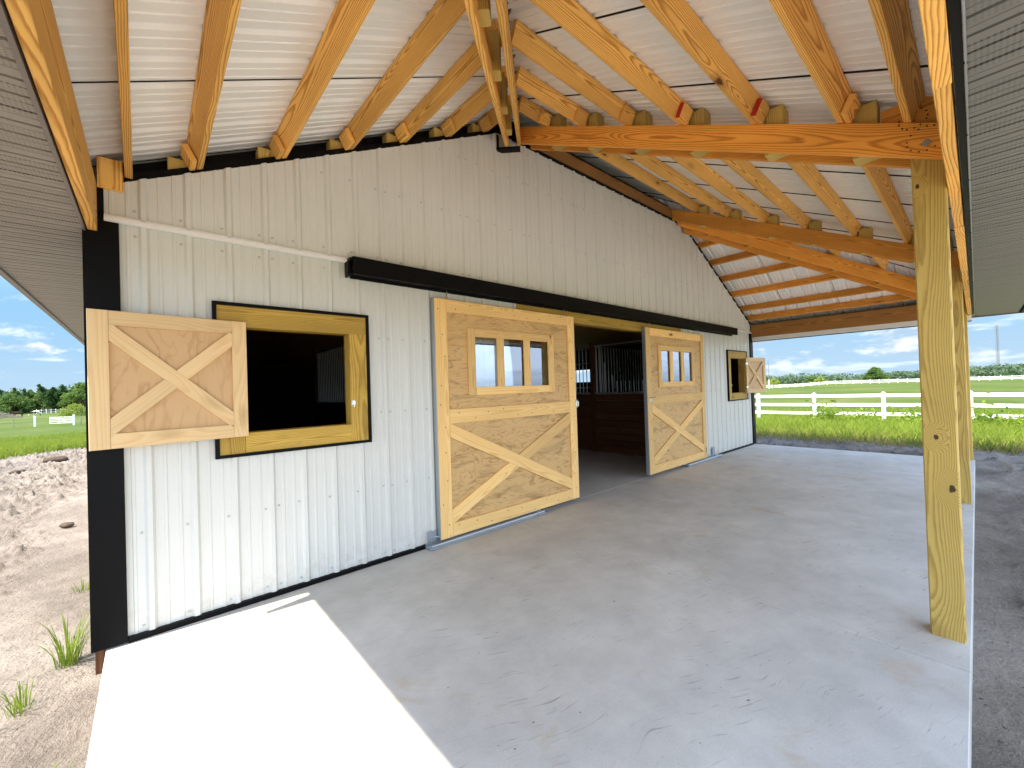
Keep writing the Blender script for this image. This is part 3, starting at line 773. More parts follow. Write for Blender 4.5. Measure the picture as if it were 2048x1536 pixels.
# ---- sliding doors
def sliding_door(x0, handle_side):
    wdt, z0, z1 = 2.075, .06, 2.395; y0 = .045; yb = .066; yf = .088
    x1 = x0 + wdt
    wx0, wx1, wz0, wz1 = x0 + .385, x0 + 1.675, 1.435, 2.13
    c = ((x0 + x1) / 2, y0, 1.2)
    mw = Matrix.Translation(c)
    B_ = MB()
    for q in ((x0 + .01, wx0 + .06, z0 + .01, z1 - .01), (wx1 - .06, x1 - .01, z0 + .01, z1 - .01), (wx0 + .06, wx1 - .06, z0 + .01, wz0 + .05), (wx0 + .06, wx1 - .06, wz1 - .05, z1 - .01)):
        B_.box(q[0] - c[0], q[1] - c[0], 0, yb - y0, q[2] - c[2], q[3] - c[2])
    o = B_.build('sliding_door', PLY_DOOR, barn, mw)
    box('stile', x0 + .004, x0 + .139, yb, yf, z0, z1, W_DOOR, o); box('stile', x1 - .127, x1 - .004, yb, yf, z0, z1, W_DOOR, o)
    xi, xj = x0 + .140, x1 - .128
    box('rail', xi, xj, yb, yf - .0006, 2.272, z1, W_DOOR, o); box('rail', xi, xj, yb, yf - .0006, z0, .19, W_DOOR, o); box('rail', xi, xj, yb, yf - .0006, 1.164, 1.306, W_DOOR, o)
    # X brace
    bw = .125; za, zb = .19 + .062, 1.163 - .062
    def bd(ax, az, bx_, bz, c0, c1):
        y = (yb + yf) / 2 - .0008; X = (Vector((bx_, y, bz)) - Vector((ax, y, az))).normalized(); Y = Vector((0, 1, 0)).cross(X)
        bar('brace', (ax, y, az), (bx_, y, bz), Y, bw, .021, W_DOOR, o, .002, c0, c1)
    zx = Vector((0, 0, 1)); bd(xi + .001, zb, xj - .001, za, zx, zx)
    mx_, mz_ = (xi + xj) / 2, (za + zb) / 2; th = math.atan2(zb - za, xj - xi); g = (bw / 2) / math.sin(2 * th); cut = Vector((math.cos(th), 0, -math.sin(th)))
    bd(xi + .001, za, mx_ - math.cos(th) * g, mz_ - math.sin(th) * g, zx, cut); bd(mx_ + math.cos(th) * g, mz_ + math.sin(th) * g, xj - .001, zb, cut, zx)
    # window: frame boards and three panes
    fw = .095; cols = [wx0, wx0 + fw, x0 + .775, x0 + .872, x0 + 1.175, x0 + 1.272, x0 + 1.577, wx1]
    box('window_frame', wx0, wx0 + fw, yb, yf - .001, wz0, wz1, W_DOOR, o); box('window_frame', wx1 - fw, wx1, yb, yf - .001, wz0, wz1, W_DOOR, o)
    for xa, xb in ((wx0 + fw + .001, wx1 - fw - .001),):
        box('window_frame', xa, xb, yb, yf - .002, wz1 - .085, wz1, W_DOOR, o); box('window_frame', xa, xb, yb, yf - .002, wz0, wz0 + .085, W_DOOR, o)
    box('mullion', cols[2], cols[3], yb, yf - .0015, wz0 + .086, wz1 - .086, W_DOOR, o); box('mullion', cols[4], cols[5], yb, yf - .0015, wz0 + .086, wz1 - .086, W_DOOR, o)
    for xa, xb in ((cols[1], cols[2]), (cols[3], cols[4]), (cols[5], cols[6])):
        bx = MB(); bx.box(xa + .001, xb - .001, .056, .060, wz0 + .08, wz1 - .08); bx.build('window_pane', M_GLASS, o)
    e = MB(); e.box(x0 - .004, x0 + .003, .026, yf - .006, z0 - .004, z1 + .002); e.box(x1 - .003, x1 + .004, .026, yf - .006, z0 - .004, z1 + .002)
    e.box(x0 + .003, x1 - .003, .026, .0445, z0 - .004, z0 + .006); e.build('edge_channel', M_GALV, o)
    for hx in (x0 + .16, x1 - .16):
        h = MB(); h.tube((hx, .065, z1 - .0), (hx, .065, z1 + .09), .006, .006, 8); h.tube((hx, .065, z1), (hx, .065, z1 + .012), .014, .014, 6); h.build('hanger', M_SILVER, o)
    h = MB(); hx = x1 - .02 if handle_side > 0 else x0 + .06
    if handle_side > 0: h.box(hx - .004, hx + .028, yf + .001, yf + .006, 1.22, 1.32); h.path([(hx + .012, yf + .004, 1.23), (hx + .012, yf + .035, 1.24), (hx + .012, yf + .035, 1.30), (hx + .012, yf + .004, 1.31)], .006)
    else: h.box(hx - .02, hx + .02, yf + .001, yf + .005, 1.20, 1.28); h.path([(hx, yf, 1.26), (hx + .02, yf + .03, 1.27), (hx + .12, yf + .035, 1.285)], .006); h.path([(hx + .02, yf + .01, 1.27), (hx + .03, yf + .03, 1.20), (hx + .05, yf + .01, 1.18)], .005)
    h.build('handle', M_SILVER, o)
    nl = MB()
    def nails(xa, xb, z, n):
        for i in range(n):
            x = xa + (xb - xa) * (i + .5) / n + random.uniform(-.03, .03); z_ = z + random.choice((-.03, .03)) + random.uniform(-.008, .008)
            nl.tube((x, yf - .002, z_), (x, yf + .0006, z_), .006, .006, 6)
    nails(xi, xj, 2.335, 9); nails(xi, xj, 1.235, 9); nails(xi, xj, .125, 9)
    for i in range(10):
        for xx in (x0 + .07, x1 - .065):
            z = z0 + (z1 - z0) * (i + .5) / 10 + random.uniform(-.04, .04); xx += random.uniform(-.035, .035); nl.tube((xx, yf - .002, z), (xx, yf + .0006, z), .006, .006, 6)
    join_into(o, nl, M_DARK)
    return o
d1 = sliding_door(2.312, 1); tag(d1, 'near sliding pine door with three panes and X brace')
d2 = sliding_door(6.122, -1); tag(d2, 'far sliding pine door with three panes and X brace')

# track cover, header, jambs, floor guides
b = MB(); b.box(1.51, 9.79, .03, .105, 2.50, 2.545); b.box(1.525, 9.80, .105, .135, 2.49, 2.636); b.box(1.51, 9.79, .03, .105, 2.60, 2.632)
b.box(1.495, 1.51, .02, .10, 2.475, 2.60); b.build('door_track', M_BLACK, barn)
b = MB(); b.box(1.54, 9.76, .013, .030, 2.475, 2.598); b.build('track_rail', M_BLACK, barn)
box('door_header', 3.45, 7.45, .0005, .020, 2.335, 2.474, W_FRAME, barn)
box('door_header', 3.50, 7.42, -.13, -.001, 2.34, 2.47, W_FRAME, barn)
box('door_jamb', 3.46, 3.50, -.13, .021, 0, 2.33, W_FRAME, barn); box('door_jamb', 7.42, 7.46, -.13, .021, 0, 2.33, W_FRAME, barn)
for xa, xb in ((2.17, 3.72), (7.34, 8.82)):
    b = MB(); b.box(xa, xb, .034, .040, .002, .05); b.box(xa, xb, .040, .098, .002, .008); b.box(xa, xb, .098, .104, .002, .048)
    b.box(xa, xa + .12, .028, .125, .008, .026); b.box(xb - .12, xb, .028, .125, .008, .026); b.tube((xa + .02, .112, .035), (xb - .02, .112, .035), .011, .011, 8)
    b.build('floor_guide', M_GALV, barn)
b = MB(); b.box(2.20, 2.30, .0285, .034, .06, .15); b.tube((2.27, .03, .09), (2.33, .06, .085), .008, .008, 8); b.build('guide_bracket', M_GALV, barn)
b = MB(); b.box(8.55, 8.66, .030, .036, .06, .20); b.build('guide_bracket', M_GALV, barn)

# ---- inside: stall fronts with bars along the aisle
def stall_run(x, ya, yb, top=1.30, gates=()):
    y = ya
    st = empty('horse_stall', (x, yb, 0))
    n = 9; hgt = top / n
    for i in range(n): box('plank', x - .02, x + .02, ya, yb, i * hgt + .002, (i + 1) * hgt - .003, W_STALL, st)
    box('corner_post', x - .05, x + .05, ya - .10, ya - .002, 0, 2.5, W_STALL, st)
    m_ = MB(); yy = ya + .06
    while yy < yb - .03:
        g = [q for q in gates if q[0] < yy < q[1]]
        zt = 2.38
        if g:
            t = (yy - g[0][0]) / (g[0][1] - g[0][0]); zt = top + .28 if .25 < t < .75 else top + .28 + .45 * min(1, abs(t - .5) * 4 - 1)
        if random.random() < 2: m_.tube((x, yy, top - .01), (x, yy, zt), .0095, .0095, 6)
        yy += .105
    m_.box(x - .018, x + .018, ya, yb, top + .0, top + .035); m_.box(x - .018, x + .018, ya, yb, 2.38, 2.41)
    m_.build('bars', M_BAR, st)
    return st
s1 = stall_run(7.88, -2.25, -.14, gates=[(-2.0, -.7)]); tag(s1, 'plank stall front with a dipped row of bars just inside the doorway', 'stall front')
s2 = stall_run(7.88, -5.9, -2.37); tag(s2, 'stall front with tall bars deeper in the barn', 'stall front')
s3 = stall_run(3.0, -6.0, -.6); tag(s3, 'stall front on the left of the aisle behind the near door', 'stall front')
b = MB(); b.box(7.95, 10.85, -2.35, -2.31, 0, 1.3); yy = 8.05
while yy < 10.8: b.tube((yy, -2.33, 1.29), (yy, -2.33, 2.4), .0095, .0095, 6); yy += .12
dv = b.build('stall_divider', M_BAR, None); tag(dv, 'barred divider between two stalls', 'stall divider')
box('window_rail', 10.84, 10.86, -5.6, -4.4, 1.42, 1.45, M_BAR, barn); box('window_rail', 10.84, 10.86, -5.6, -4.4, 2.20, 2.23, M_BAR, barn)

# ------------------------------------------------------------------ ground
def lattice(nx, seed):
    return np.random.RandomState(seed).rand(nx, nx)
def vnoise(x, y, sc, seed):
    L_ = lattice(256, seed); u = x * sc + 100.3; v = y * sc + 57.7
    i = np.floor(u).astype(int); j = np.floor(v).astype(int); fu = u - i; fv = v - j; fu = fu * fu * (3 - 2 * fu); fv = fv * fv * (3 - 2 * fv)
    i %= 256; j %= 256; i1 = (i + 1) % 256; j1 = (j + 1) % 256
    return (L_[i, j] * (1 - fu) + L_[i1, j] * fu) * (1 - fv) + (L_[i, j1] * (1 - fu) + L_[i1, j1] * fu) * fv - .5
def fbm(x, y, sc, o, seed, g=.5):
    r = 0; a = 1.
    for k_ in range(o): r = r + a * vnoise(x, y, sc * 2 ** k_, seed + k_); a *= g
    return r
def sstep(a, b_, x): t = np.clip((x - a) / (b_ - a), 0, 1); return t * t * (3 - 2 * t)
def h0(x, y):
    x = np.asarray(x, float); y = np.asarray(y, float)
    dr = sstep(13, 26, x) * .5 + sstep(26, 60, x) * .22
    dl = sstep(-15, -50, y) * 1.57
    dlx = sstep(-4, -20, x) * .5
    df = sstep(8, 30, y) * .6
    return -.13 - np.maximum.reduce([dr, dl, dlx, df]) + fbm(x, y, .12, 3, 5) * .10 * sstep(0, 30, np.hypot(x - 5, y))
def axis(segs):
    a = []
    for s, e, st in segs: a += list(np.arange(s, e, st))
    a.append(segs[-1][1]); return np.array(a)
# sandy pad
gx = axis([(-9, -3.2, .10), (-3.2, .15, .022), (.15, 10.9, .12), (10.9, 15.0, .035)])
gy = axis([(-23, -12, .09), (-12, -3.5, .05), (-3.5, .6, .028), (.6, 7.0, .055), (7.0, 17.0, .4)])
GX, GY = np.meshgrid(gx, gy, indexing='ij')
Z = h0(GX, GY)
rough = sstep(-.35, -.9, GX + fbm(GX, GY, .5, 3, 31) * .5 + .06 * GY * 0) + sstep(11, 11.3, GX) * .7 + sstep(3.5, 3.75, GY) * .7
clod = fbm(GX, GY, 10., 4, 41, .66); ridge = np.abs(fbm(GX * .8 + GY * .5, GY * .55 - GX * .3, 2.1, 3, 51))
Z += np.clip(rough, 0, 1) * (clod * .052 + np.clip(clod - .3, 0, 1) * .16 - ridge * .05) + fbm(GX, GY, 1.1, 3, 61) * .03 + (1 - np.clip(rough, 0, 1)) * fbm(GX, GY, 9., 3, 71) * .006
# berm where the loader left a lip round the pad on the right
Z += np.exp(-((GX - 12.9 - .35 * fbm(GX, GY, .4, 3, 13)) / .38) ** 2) * (.05 + .05 * fbm(GX, GY, 2.2, 3, 14))
inside = (GX > -.0) & (GX < WX - .1) & (GY < 3.40) & (GY > BACK)
Z = np.where(inside, np.minimum(Z, -.12), Z)
near = sstep(.35, .0, np.maximum(np.maximum(-GX, GX - WX), GY - 3.47)); Z = Z * (1 - near * (~inside)) + (near * (~inside)) * np.minimum(Z, -.085)
rim = np.minimum.reduce([GX + 9, 15 - GX, GY + 23, 17 - GY]); Z = Z - .25 * sstep(.5, 0, rim)
nx_, ny_ = GX.shape; idx = np.arange(nx_ * ny_).reshape(nx_, ny_)
F4 = np.stack([idx[:-1, :-1], idx[1:, :-1], idx[1:, 1:], idx[:-1, 1:]], -1).reshape(-1, 4)
keep = ~(inside[:-1, :-1] & inside[1:, 1:]).reshape(-1)
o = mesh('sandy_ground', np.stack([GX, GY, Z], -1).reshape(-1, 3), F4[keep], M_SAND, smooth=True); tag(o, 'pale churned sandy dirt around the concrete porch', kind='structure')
# outer land to the horizon
ax_ = np.concatenate([-np.geomspace(3000, 16, 46), np.linspace(-15, 30, 90), np.geomspace(31, 3000, 60)])
ay_ = np.concatenate([-np.geomspace(3000, 41, 46), np.linspace(-40, 20, 100), np.geomspace(21, 3000, 46)])
GX, GY = np.meshgrid(ax_, ay_, indexing='ij'); Z = h0(GX, GY) - .22 * (sstep(-8.9, -8.2, GX) * sstep(14.9, 14.2, GX) * sstep(-22.9, -22.2, GY) * sstep(16.9, 16.2, GY))
nx_, ny_ = GX.shape; idx = np.arange(nx_ * ny_).reshape(nx_, ny_)
F4 = np.stack([idx[:-1, :-1], idx[1:, :-1], idx[1:, 1:], idx[:-1, 1:]], -1).reshape(-1, 4)
o = mesh('pasture', np.stack([GX, GY, Z], -1).reshape(-1, 3), F4, M_GRASS, smooth=True); tag(o, 'flat green pasture reaching to the horizon', kind='structure')

# concrete slabs with a saw-cut joint
b = MB()
def slab(b, x0, x1, y0, y1, z0=-.16, z1=0., e=.006):
    b.add([(x0, y0, z0), (x1, y0, z0), (x1, y1, z0), (x0, y1, z0), (x0, y0, z1 - e), (x1, y0, z1 - e), (x1, y1, z1 - e), (x0, y1, z1 - e),
           (x0 + e, y0 + e, z1), (x1 - e, y0 + e, z1), (x1 - e, y1 - e, z1), (x0 + e, y1 - e, z1)],
          [(8, 9, 10, 11), (0, 1, 5, 4), (1, 2, 6, 5), (2, 3, 7, 6), (3, 0, 4, 7), (4, 5, 9, 8), (5, 6, 10, 9), (6, 7, 11, 10), (7, 4, 8, 11)])
slab(b, .018, 3.30, -.002, 3.468, e=.004); slab(b, 3.308, 7.29, -.002, 3.468, e=.004); slab(b, 7.298, WX - .04, -.002, 3.468, e=.0035)
for jx in (3.3005, 7.2905): b.box(jx, jx + .007, 0, 3.46, -.03, -.006)
joint_faces = 12
o = b.build('concrete_floor', [M_CONC, M_DARK])
for pl in list(o.data.polygons)[-joint_faces:]: pl.material_index = 1; tag(o, 'pale concrete porch slab, sunlit at the near corner', kind='structure')
b = MB(); slab(b, .05, WX - .05, BACK + .02, -.003, e=.003); o = b.build('barn_floor', M_CONC); tag(o, 'concrete aisle floor inside the barn', kind='structure')

# ------------------------------------------------------------------ grass and weeds
def blades(name, xy, zb, h, wd, lean, m, parent=None, seg=2, kind=None):
    n = len(xy); a = RNG.rand(n) * 6.283; dirx, diry = np.cos(a), np.sin(a); h = h * (.55 + .75 * RNG.rand(n)); w_ = wd * (.6 + .8 * RNG.rand(n))
    la = RNG.rand(n) * 6.283; lx, ly = np.cos(la) * lean * h, np.sin(la) * lean * h
    rows = []
    for t, ws in ((0, 1.), (.55, .8), (1., .06)):
        cx = xy[:, 0] + lx * t * t; cy = xy[:, 1] + ly * t * t; cz = zb + h * (t - .18 * t * t * lean)
        rows.append(np.stack([cx - dirx * w_ * ws / 2, cy - diry * w_ * ws / 2, cz], -1)); rows.append(np.stack([cx + dirx * w_ * ws / 2, cy + diry * w_ * ws / 2, cz], -1))
    V = np.stack(rows, 1).reshape(-1, 3); i = np.arange(n)[:, None] * 6
    Fq = np.concatenate([i + np.array([0, 1, 3, 2]), i + np.array([2, 3, 5, 4])], 0)
    return mesh(name, V, Fq, m, parent)
def wedge(n, r0, r1, azs, cond, power=1.):
    """random ground points in a fan of directions around the camera's place"""
    out = []
    while sum(map(len, out)) < n:
        r = r0 + (r1 - r0) * RNG.rand(n) ** power; a = np.radians(azs[0] + (azs[1] - azs[0]) * RNG.rand(n))
        x = CAM.x + r * np.cos(a); y = CAM.y + r * np.sin(a); q = cond(x, y); out.append(np.stack([x[q], y[q]], -1))
    return np.concatenate(out)[:n]
edge_r = lambda x, y: x > 13.15 + .45 * fbm(x, y, .7, 3, 91)
edge_l = lambda x, y: (y < -15.2 + (x + 3.) * -3.4 * 0 - 2.4 * sstep(-3.2, -1.5, x) + .9 * fbm(x, y, .5, 3, 92)) | (x < -7.6)
p_ = wedge(70000, 12, 34, (-34, 16), edge_r, 1.15); g1 = blades('grass', p_, h0(p_[:, 0], p_[:, 1]) - .05, .36, .016, .45, L_GRASS); tag(g1, 'tall bright green grass between the dirt and the white board fence', kind='stuff')
p_ = wedge(16000, 12, 17.5, (-34, 16), lambda x, y: (x > 12.85 + .4 * fbm(x, y, .7, 3, 91)) & (x < 15.5), 1.); g2 = blades('dry_grass', p_, h0(p_[:, 0], p_[:, 1]) - .03, .22, .012, .5, L_DRY); tag(g2, 'straw coloured grass fringe at the edge of the dirt on the right', kind='stuff')
p_ = wedge(80000, 17, 62, (-112, -88), edge_l, 1.3); g3 = blades('grass', p_, h0(p_[:, 0], p_[:, 1]) - .05, .30, .022, .45, L_GRASS); tag(g3, 'bright green grass beyond the dirt on the left of the barn', kind='stuff')

def tuft(x, y, n, h, rad, label, m=L_WEED, flat=.6):
    z = float(h0(x, y)) - .02; t = empty('grass_tuft', (x, y, z)); tag(t, label, 'grass tuft', 'weeds growing in the sand by the barn corner')
    V = []; Fq = []
    for i in range(n):
        a = random.random() * 6.283; r = rad * random.random() ** .7 * .35; bx, by = r * math.cos(a), r * math.sin(a); L_ = h * random.uniform(.45, 1.15); out = random.uniform(.15, flat) * L_
        a += random.uniform(-.6, .6); px, py = -math.sin(a), math.cos(a); w_ = random.uniform(.0016, .0034); o = len(V)
        for t_, ws in ((0, 1), (.35, 1.1), (.7, .8), (1, .08)):
            cx = bx + math.cos(a) * out * t_ ** 1.7; cy = by + math.sin(a) * out * t_ ** 1.7; cz = L_ * (t_ - .35 * flat * t_ * t_ * t_)
            V += [(cx - px * w_ * ws, cy - py * w_ * ws, cz), (cx + px * w_ * ws, cy + py * w_ * ws, cz)]
        for q in range(3): Fq.append((o + 2 * q, o + 2 * q + 1, o + 2 * q + 3, o + 2 * q + 2))
    mesh('blades', V, Fq, m, t, Matrix.Translation((x, y, z)))
    st = MB()
    for i in range(max(2, n // 8)):
        a = random.random() * 6.283; st.tube((rad * .1 * math.cos(a), rad * .1 * math.sin(a), -.02), (rad * .35 * math.cos(a), rad * .35 * math.sin(a), h * .45), .0025, .0012, 5)
    st.build('stem', m, t, Matrix.Translation((x, y, z)))
    return t
tuft(-.17, -.28, 80, .36, .17, 'tallest bright green tuft of grass against the black corner trim')
tuft(-.30, .12, 30, .19, .16, 'middle sized grass tuft in the sand just in front of the black corner')
tuft(-.43, .26, 20, .15, .11, 'small spiky grass tuft farthest from the slab in the sand')
tuft(-.12, .86, 9, .10, .12, 'tiny sprawling weed lying on the sand beside the slab edge', flat=1.1)
tuft(-.22, -1.6, 22, .20, .16, 'thin grass tuft half hidden behind the black corner trim')

def weed(x, y, h, rad, n, label, m=L_WEED, leaf=.05, name='leafy_weed', cat='weed', group=None, zoff=0, par_trunk=None):
    z = float(h0(x, y)) - .03; t = empty(name, (x, y, z)); tag(t, label, cat, group)
    c = RNG.normal(0, .42, (n, 3)); c[:, 2] = np.abs(c[:, 2]) ; P0 = c * np.array([rad, rad, h * .9])
    leafcloud(P0, leaf, m, t, (x, y, z))
    s = MB()
    for i in range(8): q = P0[i]; s.tube((0, 0, 0), (q[0], q[1], q[2]), .01, .004, 5)
    s.build('stem', m, t, Matrix.Translation((x, y, z)))
    return t
def leafcloud(P0, leaf, m, par, loc, name='leaves', flat=.0):
    n = len(P0); u = RNG.normal(size=(n, 3)); u /= np.linalg.norm(u, axis=1)[:, None]; w_ = RNG.normal(size=(n, 3)); w_ -= u * (w_ * u).sum(1)[:, None]; w_ /= np.linalg.norm(w_, axis=1)[:, None]
    s = leaf * (.6 + .8 * RNG.rand(n))[:, None]
    V = np.stack([P0 - u * s, P0 - w_ * s * .45, P0 + u * s, P0 + w_ * s * .45], 1).reshape(-1, 3)
    return mesh(name, V, np.arange(4 * n).reshape(n, 4), m, par, Matrix.Translation(loc))

# ------------------------------------------------------------------ white board fences
def fence(name, pts, label, ph=1.32, rails=(.22, .62, 1.05), rh=.14, pw=.13, group=None, panels=True):
    f = empty(name, (pts[0][0], pts[0][1], float(h0(*pts[0][:2])))); tag(f, label, 'fence', group)
    P3 = [Vector((x, y, float(h0(x, y)))) for x, y in pts]
    for i, p in enumerate(P3):
        b = MB(); b.box(-pw / 2, pw / 2, -pw / 2, pw / 2, -.1, ph)
        c = ph; b.add([(-pw * .62, -pw * .62, c), (pw * .62, -pw * .62, c), (pw * .62, pw * .62, c), (-pw * .62, pw * .62, c), (0, 0, c + .07)], [(0, 1, 4), (1, 2, 4), (2, 3, 4), (3, 0, 4), (3, 2, 1, 0)])
        d_ = (P3[min(i + 1, len(P3) - 1)] - P3[max(i - 1, 0)]); b.build('fence_post', M_WHITE, f, Matrix.Translation(p) @ Matrix.Rotation(math.atan2(d_.y, d_.x), 4, 'Z'))
    for a_, c_ in zip(P3, P3[1:]):
        for z in rails:
            d_ = (c_ - a_).normalized(); bar('fence_rail', a_ + Vector((0, 0, z)) + d_ * pw / 2, c_ + Vector((0, 0, z)) - d_ * pw / 2, (0, 0, 1), rh, .04, M_WHITE, f, .006)
    return f
fence('board_fence', [(24.3, y) for y in (-11.6, -9.1, -6.6, -4.12, -1.70, .80, 3.34, 5.85, 8.35, 10.9)], 'nearest white three-rail board fence, standing in the tall grass on the right', ph=1.34, rails=(.42, .82, 1.24), group='white board fences')
def polar(px, dist):
    """ground point seen in the photo's column px at a distance"""
    d_ = F_ + R_ * ((px - 1024) / 821.3); d_.z = 0; d_ = d_.normalized() * dist
    return CAM.x + d_.x, CAM.y + d_.y
def line(a, b_, n): return [(a[0] + (b_[0] - a[0]) * i / n, a[1] + (b_[1] - a[1]) * i / n) for i in range(n + 1)]
fence('board_fence', line(polar(1515, 188), polar(2120, 206), 32), 'far white board fence crossing the whole pasture on the right', ph=1.35, rails=(.35, .75, 1.15), pw=.16, rh=.13, group='white board fences')
# wire fence and white tube gate on the left
gA, gB = polar(68, 86), polar(146, 83)
f = empty('pasture_gate', (gA[0], gA[1], float(h0(*gA)))); tag(f, 'white tube gate between two white posts in the left pasture', 'gate')
zA, zB = float(h0(*gA)), float(h0(*gB))
for (x, y), z in ((gA, zA), (gB, zB)):
    b = MB(); b.box(-.10, .10, -.10, .10, -.1, 1.38); b.tube((0, 0, 1.38), (0, 0, 1.46), .12, .02, 6); b.build('gate_post', M_WHITE, f, Matrix.Translation((x, y, z)))
b = MB(); A = Vector((gA[0], gA[1], zA)); Bv = Vector((gB[0], gB[1], zB)); C1 = A.lerp(Bv, .38)
for z in (.35, .58, .8, 1.0, 1.18): b.tube(C1 + Vector((0, 0, z)), Bv.lerp(C1, .03) + Vector((0, 0, z)), .028, .028, 6)
for t_ in (.38, .62, .97): q = A.lerp(Bv, t_); b.tube(q + Vector((0, 0, .35)), q + Vector((0, 0, 1.18)), .028, .028, 6)
b.tube(C1 + Vector((0, 0, 1.18)), Bv + Vector((0, 0, .35)), .022, .022, 6); b.build('gate_panel', M_WHITE, f)
for a_, c_, lab in ((polar(-60, 92), gA, 'thin wire fence running left from the white gate'), (gB, polar(190, 83), 'thin wire fence running right from the white gate')):
    f = empty('wire_fence', (a_[0], a_[1], float(h0(*a_)))); tag(f, lab, 'wire fence', 'wire fences beside the gate')
    pts = line(a_, c_, 3); b = MB()
    for i, (x, y) in enumerate(pts[(1 if c_ != gA else 0):(None if c_ != gA else -1)]):
        z = float(h0(x, y)); p = MB(); p.tube((x, y, z - .1), (x, y, z + 1.2), .05, .05, 6); p.build('fence_post', M_TWIG, f)
    for (xa, ya), (xb, yb) in zip(pts, pts[1:]):
        for z in (.45, .8, 1.12): b.tube((xa, ya, float(h0(xa, ya)) + z), (xb, yb, float(h0(xb, yb)) + z), .012, .012, 4)
    b.build('wire', M_TWIG, f)
fence('board_fence', line(polar(72, 196), polar(185, 190), 12), 'faint white board fence in front of the dark trees on the left', ph=1.3, rails=(.45, 1.05), pw=.10, rh=.07, group='white board fences')

# ------------------------------------------------------------------ trees
def tree(name, px, dist, h, wd, label, m, n=2600, leaf=.35, kind='round', group=None, base=.12, cat='tree', dz=0, nc=None):
    if px < 200 and cat == 'tree': dist *= 1.5; h *= 1.02; wd *= 1.4; leaf *= 1.35
    x, y = polar(px, dist); z = float(h0(x, y)) + dz; t = empty(name, (x, y, z)); tag(t, label, cat, group)
    T = MB(); tr = h * .035; C_ = []
    T.path([(0, 0, -.2), (.02 * h, 0, h * .25), (0, .02 * h, h * .6)], [tr, tr * .75, tr * .3], 7)
    nc = nc or 34 if kind == 'round' else 26
    for i in range(nc):
        if kind == 'round':
            a = random.random() * 6.283; u = random.random(); zz_ = base + (1 - base) * u; prof = math.sin(math.pi * min(1, .18 + .82 * u) ** .8) ** .7
            r = wd / 2 * prof * random.uniform(.35, .92); cx, cy, cz = r * math.cos(a), r * math.sin(a), h * zz_ * .93; cr = wd * random.uniform(.10, .19)
            T.tube((0, 0, h * min(.55, zz_ * .6)), (cx * .85, cy * .85, cz * .95), tr * .3, tr * .08, 5)
            k_ = n // nc; q = RNG.normal(size=(k_, 3)); q /= np.linalg.norm(q, axis=1)[:, None]; q *= (RNG.rand(k_) ** .35)[:, None] * cr * np.array([1, 1, .72]); C_.append(q + np.array([cx, cy, cz]))
        else:                                                        # bamboo-like plumes leaning outward
            a = random.random() * 6.283; r = wd * .22 * random.random(); top = Vector((wd * random.uniform(.1, .5) * math.cos(a), wd * random.uniform(.1, .5) * math.sin(a), h * random.uniform(.62, 1.0)))
            st = Vector((r * math.cos(a), r * math.sin(a), 0)); T.tube(st, st.lerp(top, .55), tr * .35, tr * .2, 5)
            k_ = n // nc; t_ = .12 + .88 * RNG.rand(k_) ** .8; sp = wd * .11 * np.sin(np.pi * np.clip(t_, .05, .97)) + .05
            cz = top.z * (t_ - .08 * t_ ** 3); C_.append(np.stack([st.x + (top.x - st.x) * t_ ** 1.8 + RNG.normal(size=k_) * sp * .6, st.y + (top.y - st.y) * t_ ** 1.8 + RNG.normal(size=k_) * sp * .6, cz + RNG.normal(size=k_) * sp * .5], -1))
    P0 = np.concatenate(C_); P0[:, 2] = np.maximum(P0[:, 2], .1)
    T.build('trunk', M_BARK, t, Matrix.Translation((x, y, z)))
    leafcloud(P0, leaf, m, t, (x, y, z), 'crown')
    return t
tree('bamboo_clump', 44, 150, 9.2, 9, 'plumed dark green trees standing left of the low rounded trees on the left', L_DARK, 3600, .42, 'plume')
tree('round_tree', 20, 140, 5.6, 9, 'low rounded green tree at the left edge of the picture, behind the brush pile', L_MID, 2600, .38)
tree('round_tree', 66, 148, 6.2, 10, 'green rounded tree directly behind the pinto horse', L_MID, 2800, .38)
tree('round_tree', 92, 146, 6.4, 9, 'lighter green tree between the two plumed dark clumps', L_MID, 2600, .38)
tree('bamboo_clump', 118, 140, 10.6, 9, 'tallest dark plumed clump of trees left of the open shutter', L_DARK, 4200, .42, 'plume')
tree('bamboo_clump', 136, 143, 9.4, 8, 'second dark plumed clump just right of the tallest one', L_DARK, 3600, .42, 'plume')
tree('round_tree', 165, 135, 9.6, 9, 'green tree partly hidden behind the open shutter', L_MID, 3000, .38)
tree('round_tree', 106, 150, 5.0, 8, 'dark low tree at the foot of the plumed clumps', L_DARK, 2200, .38)
tree('round_tree', -8, 240, 7.0, 16, 'distant dark trees on the horizon at the far left edge', L_DARK, 2000, .5)
tree('leafy_bush', 150, 142, 2.5, 6.4, 'bright green bush in the pasture just left of the open shutter', L_LIME, 2600, .17, base=.02, cat='bush')
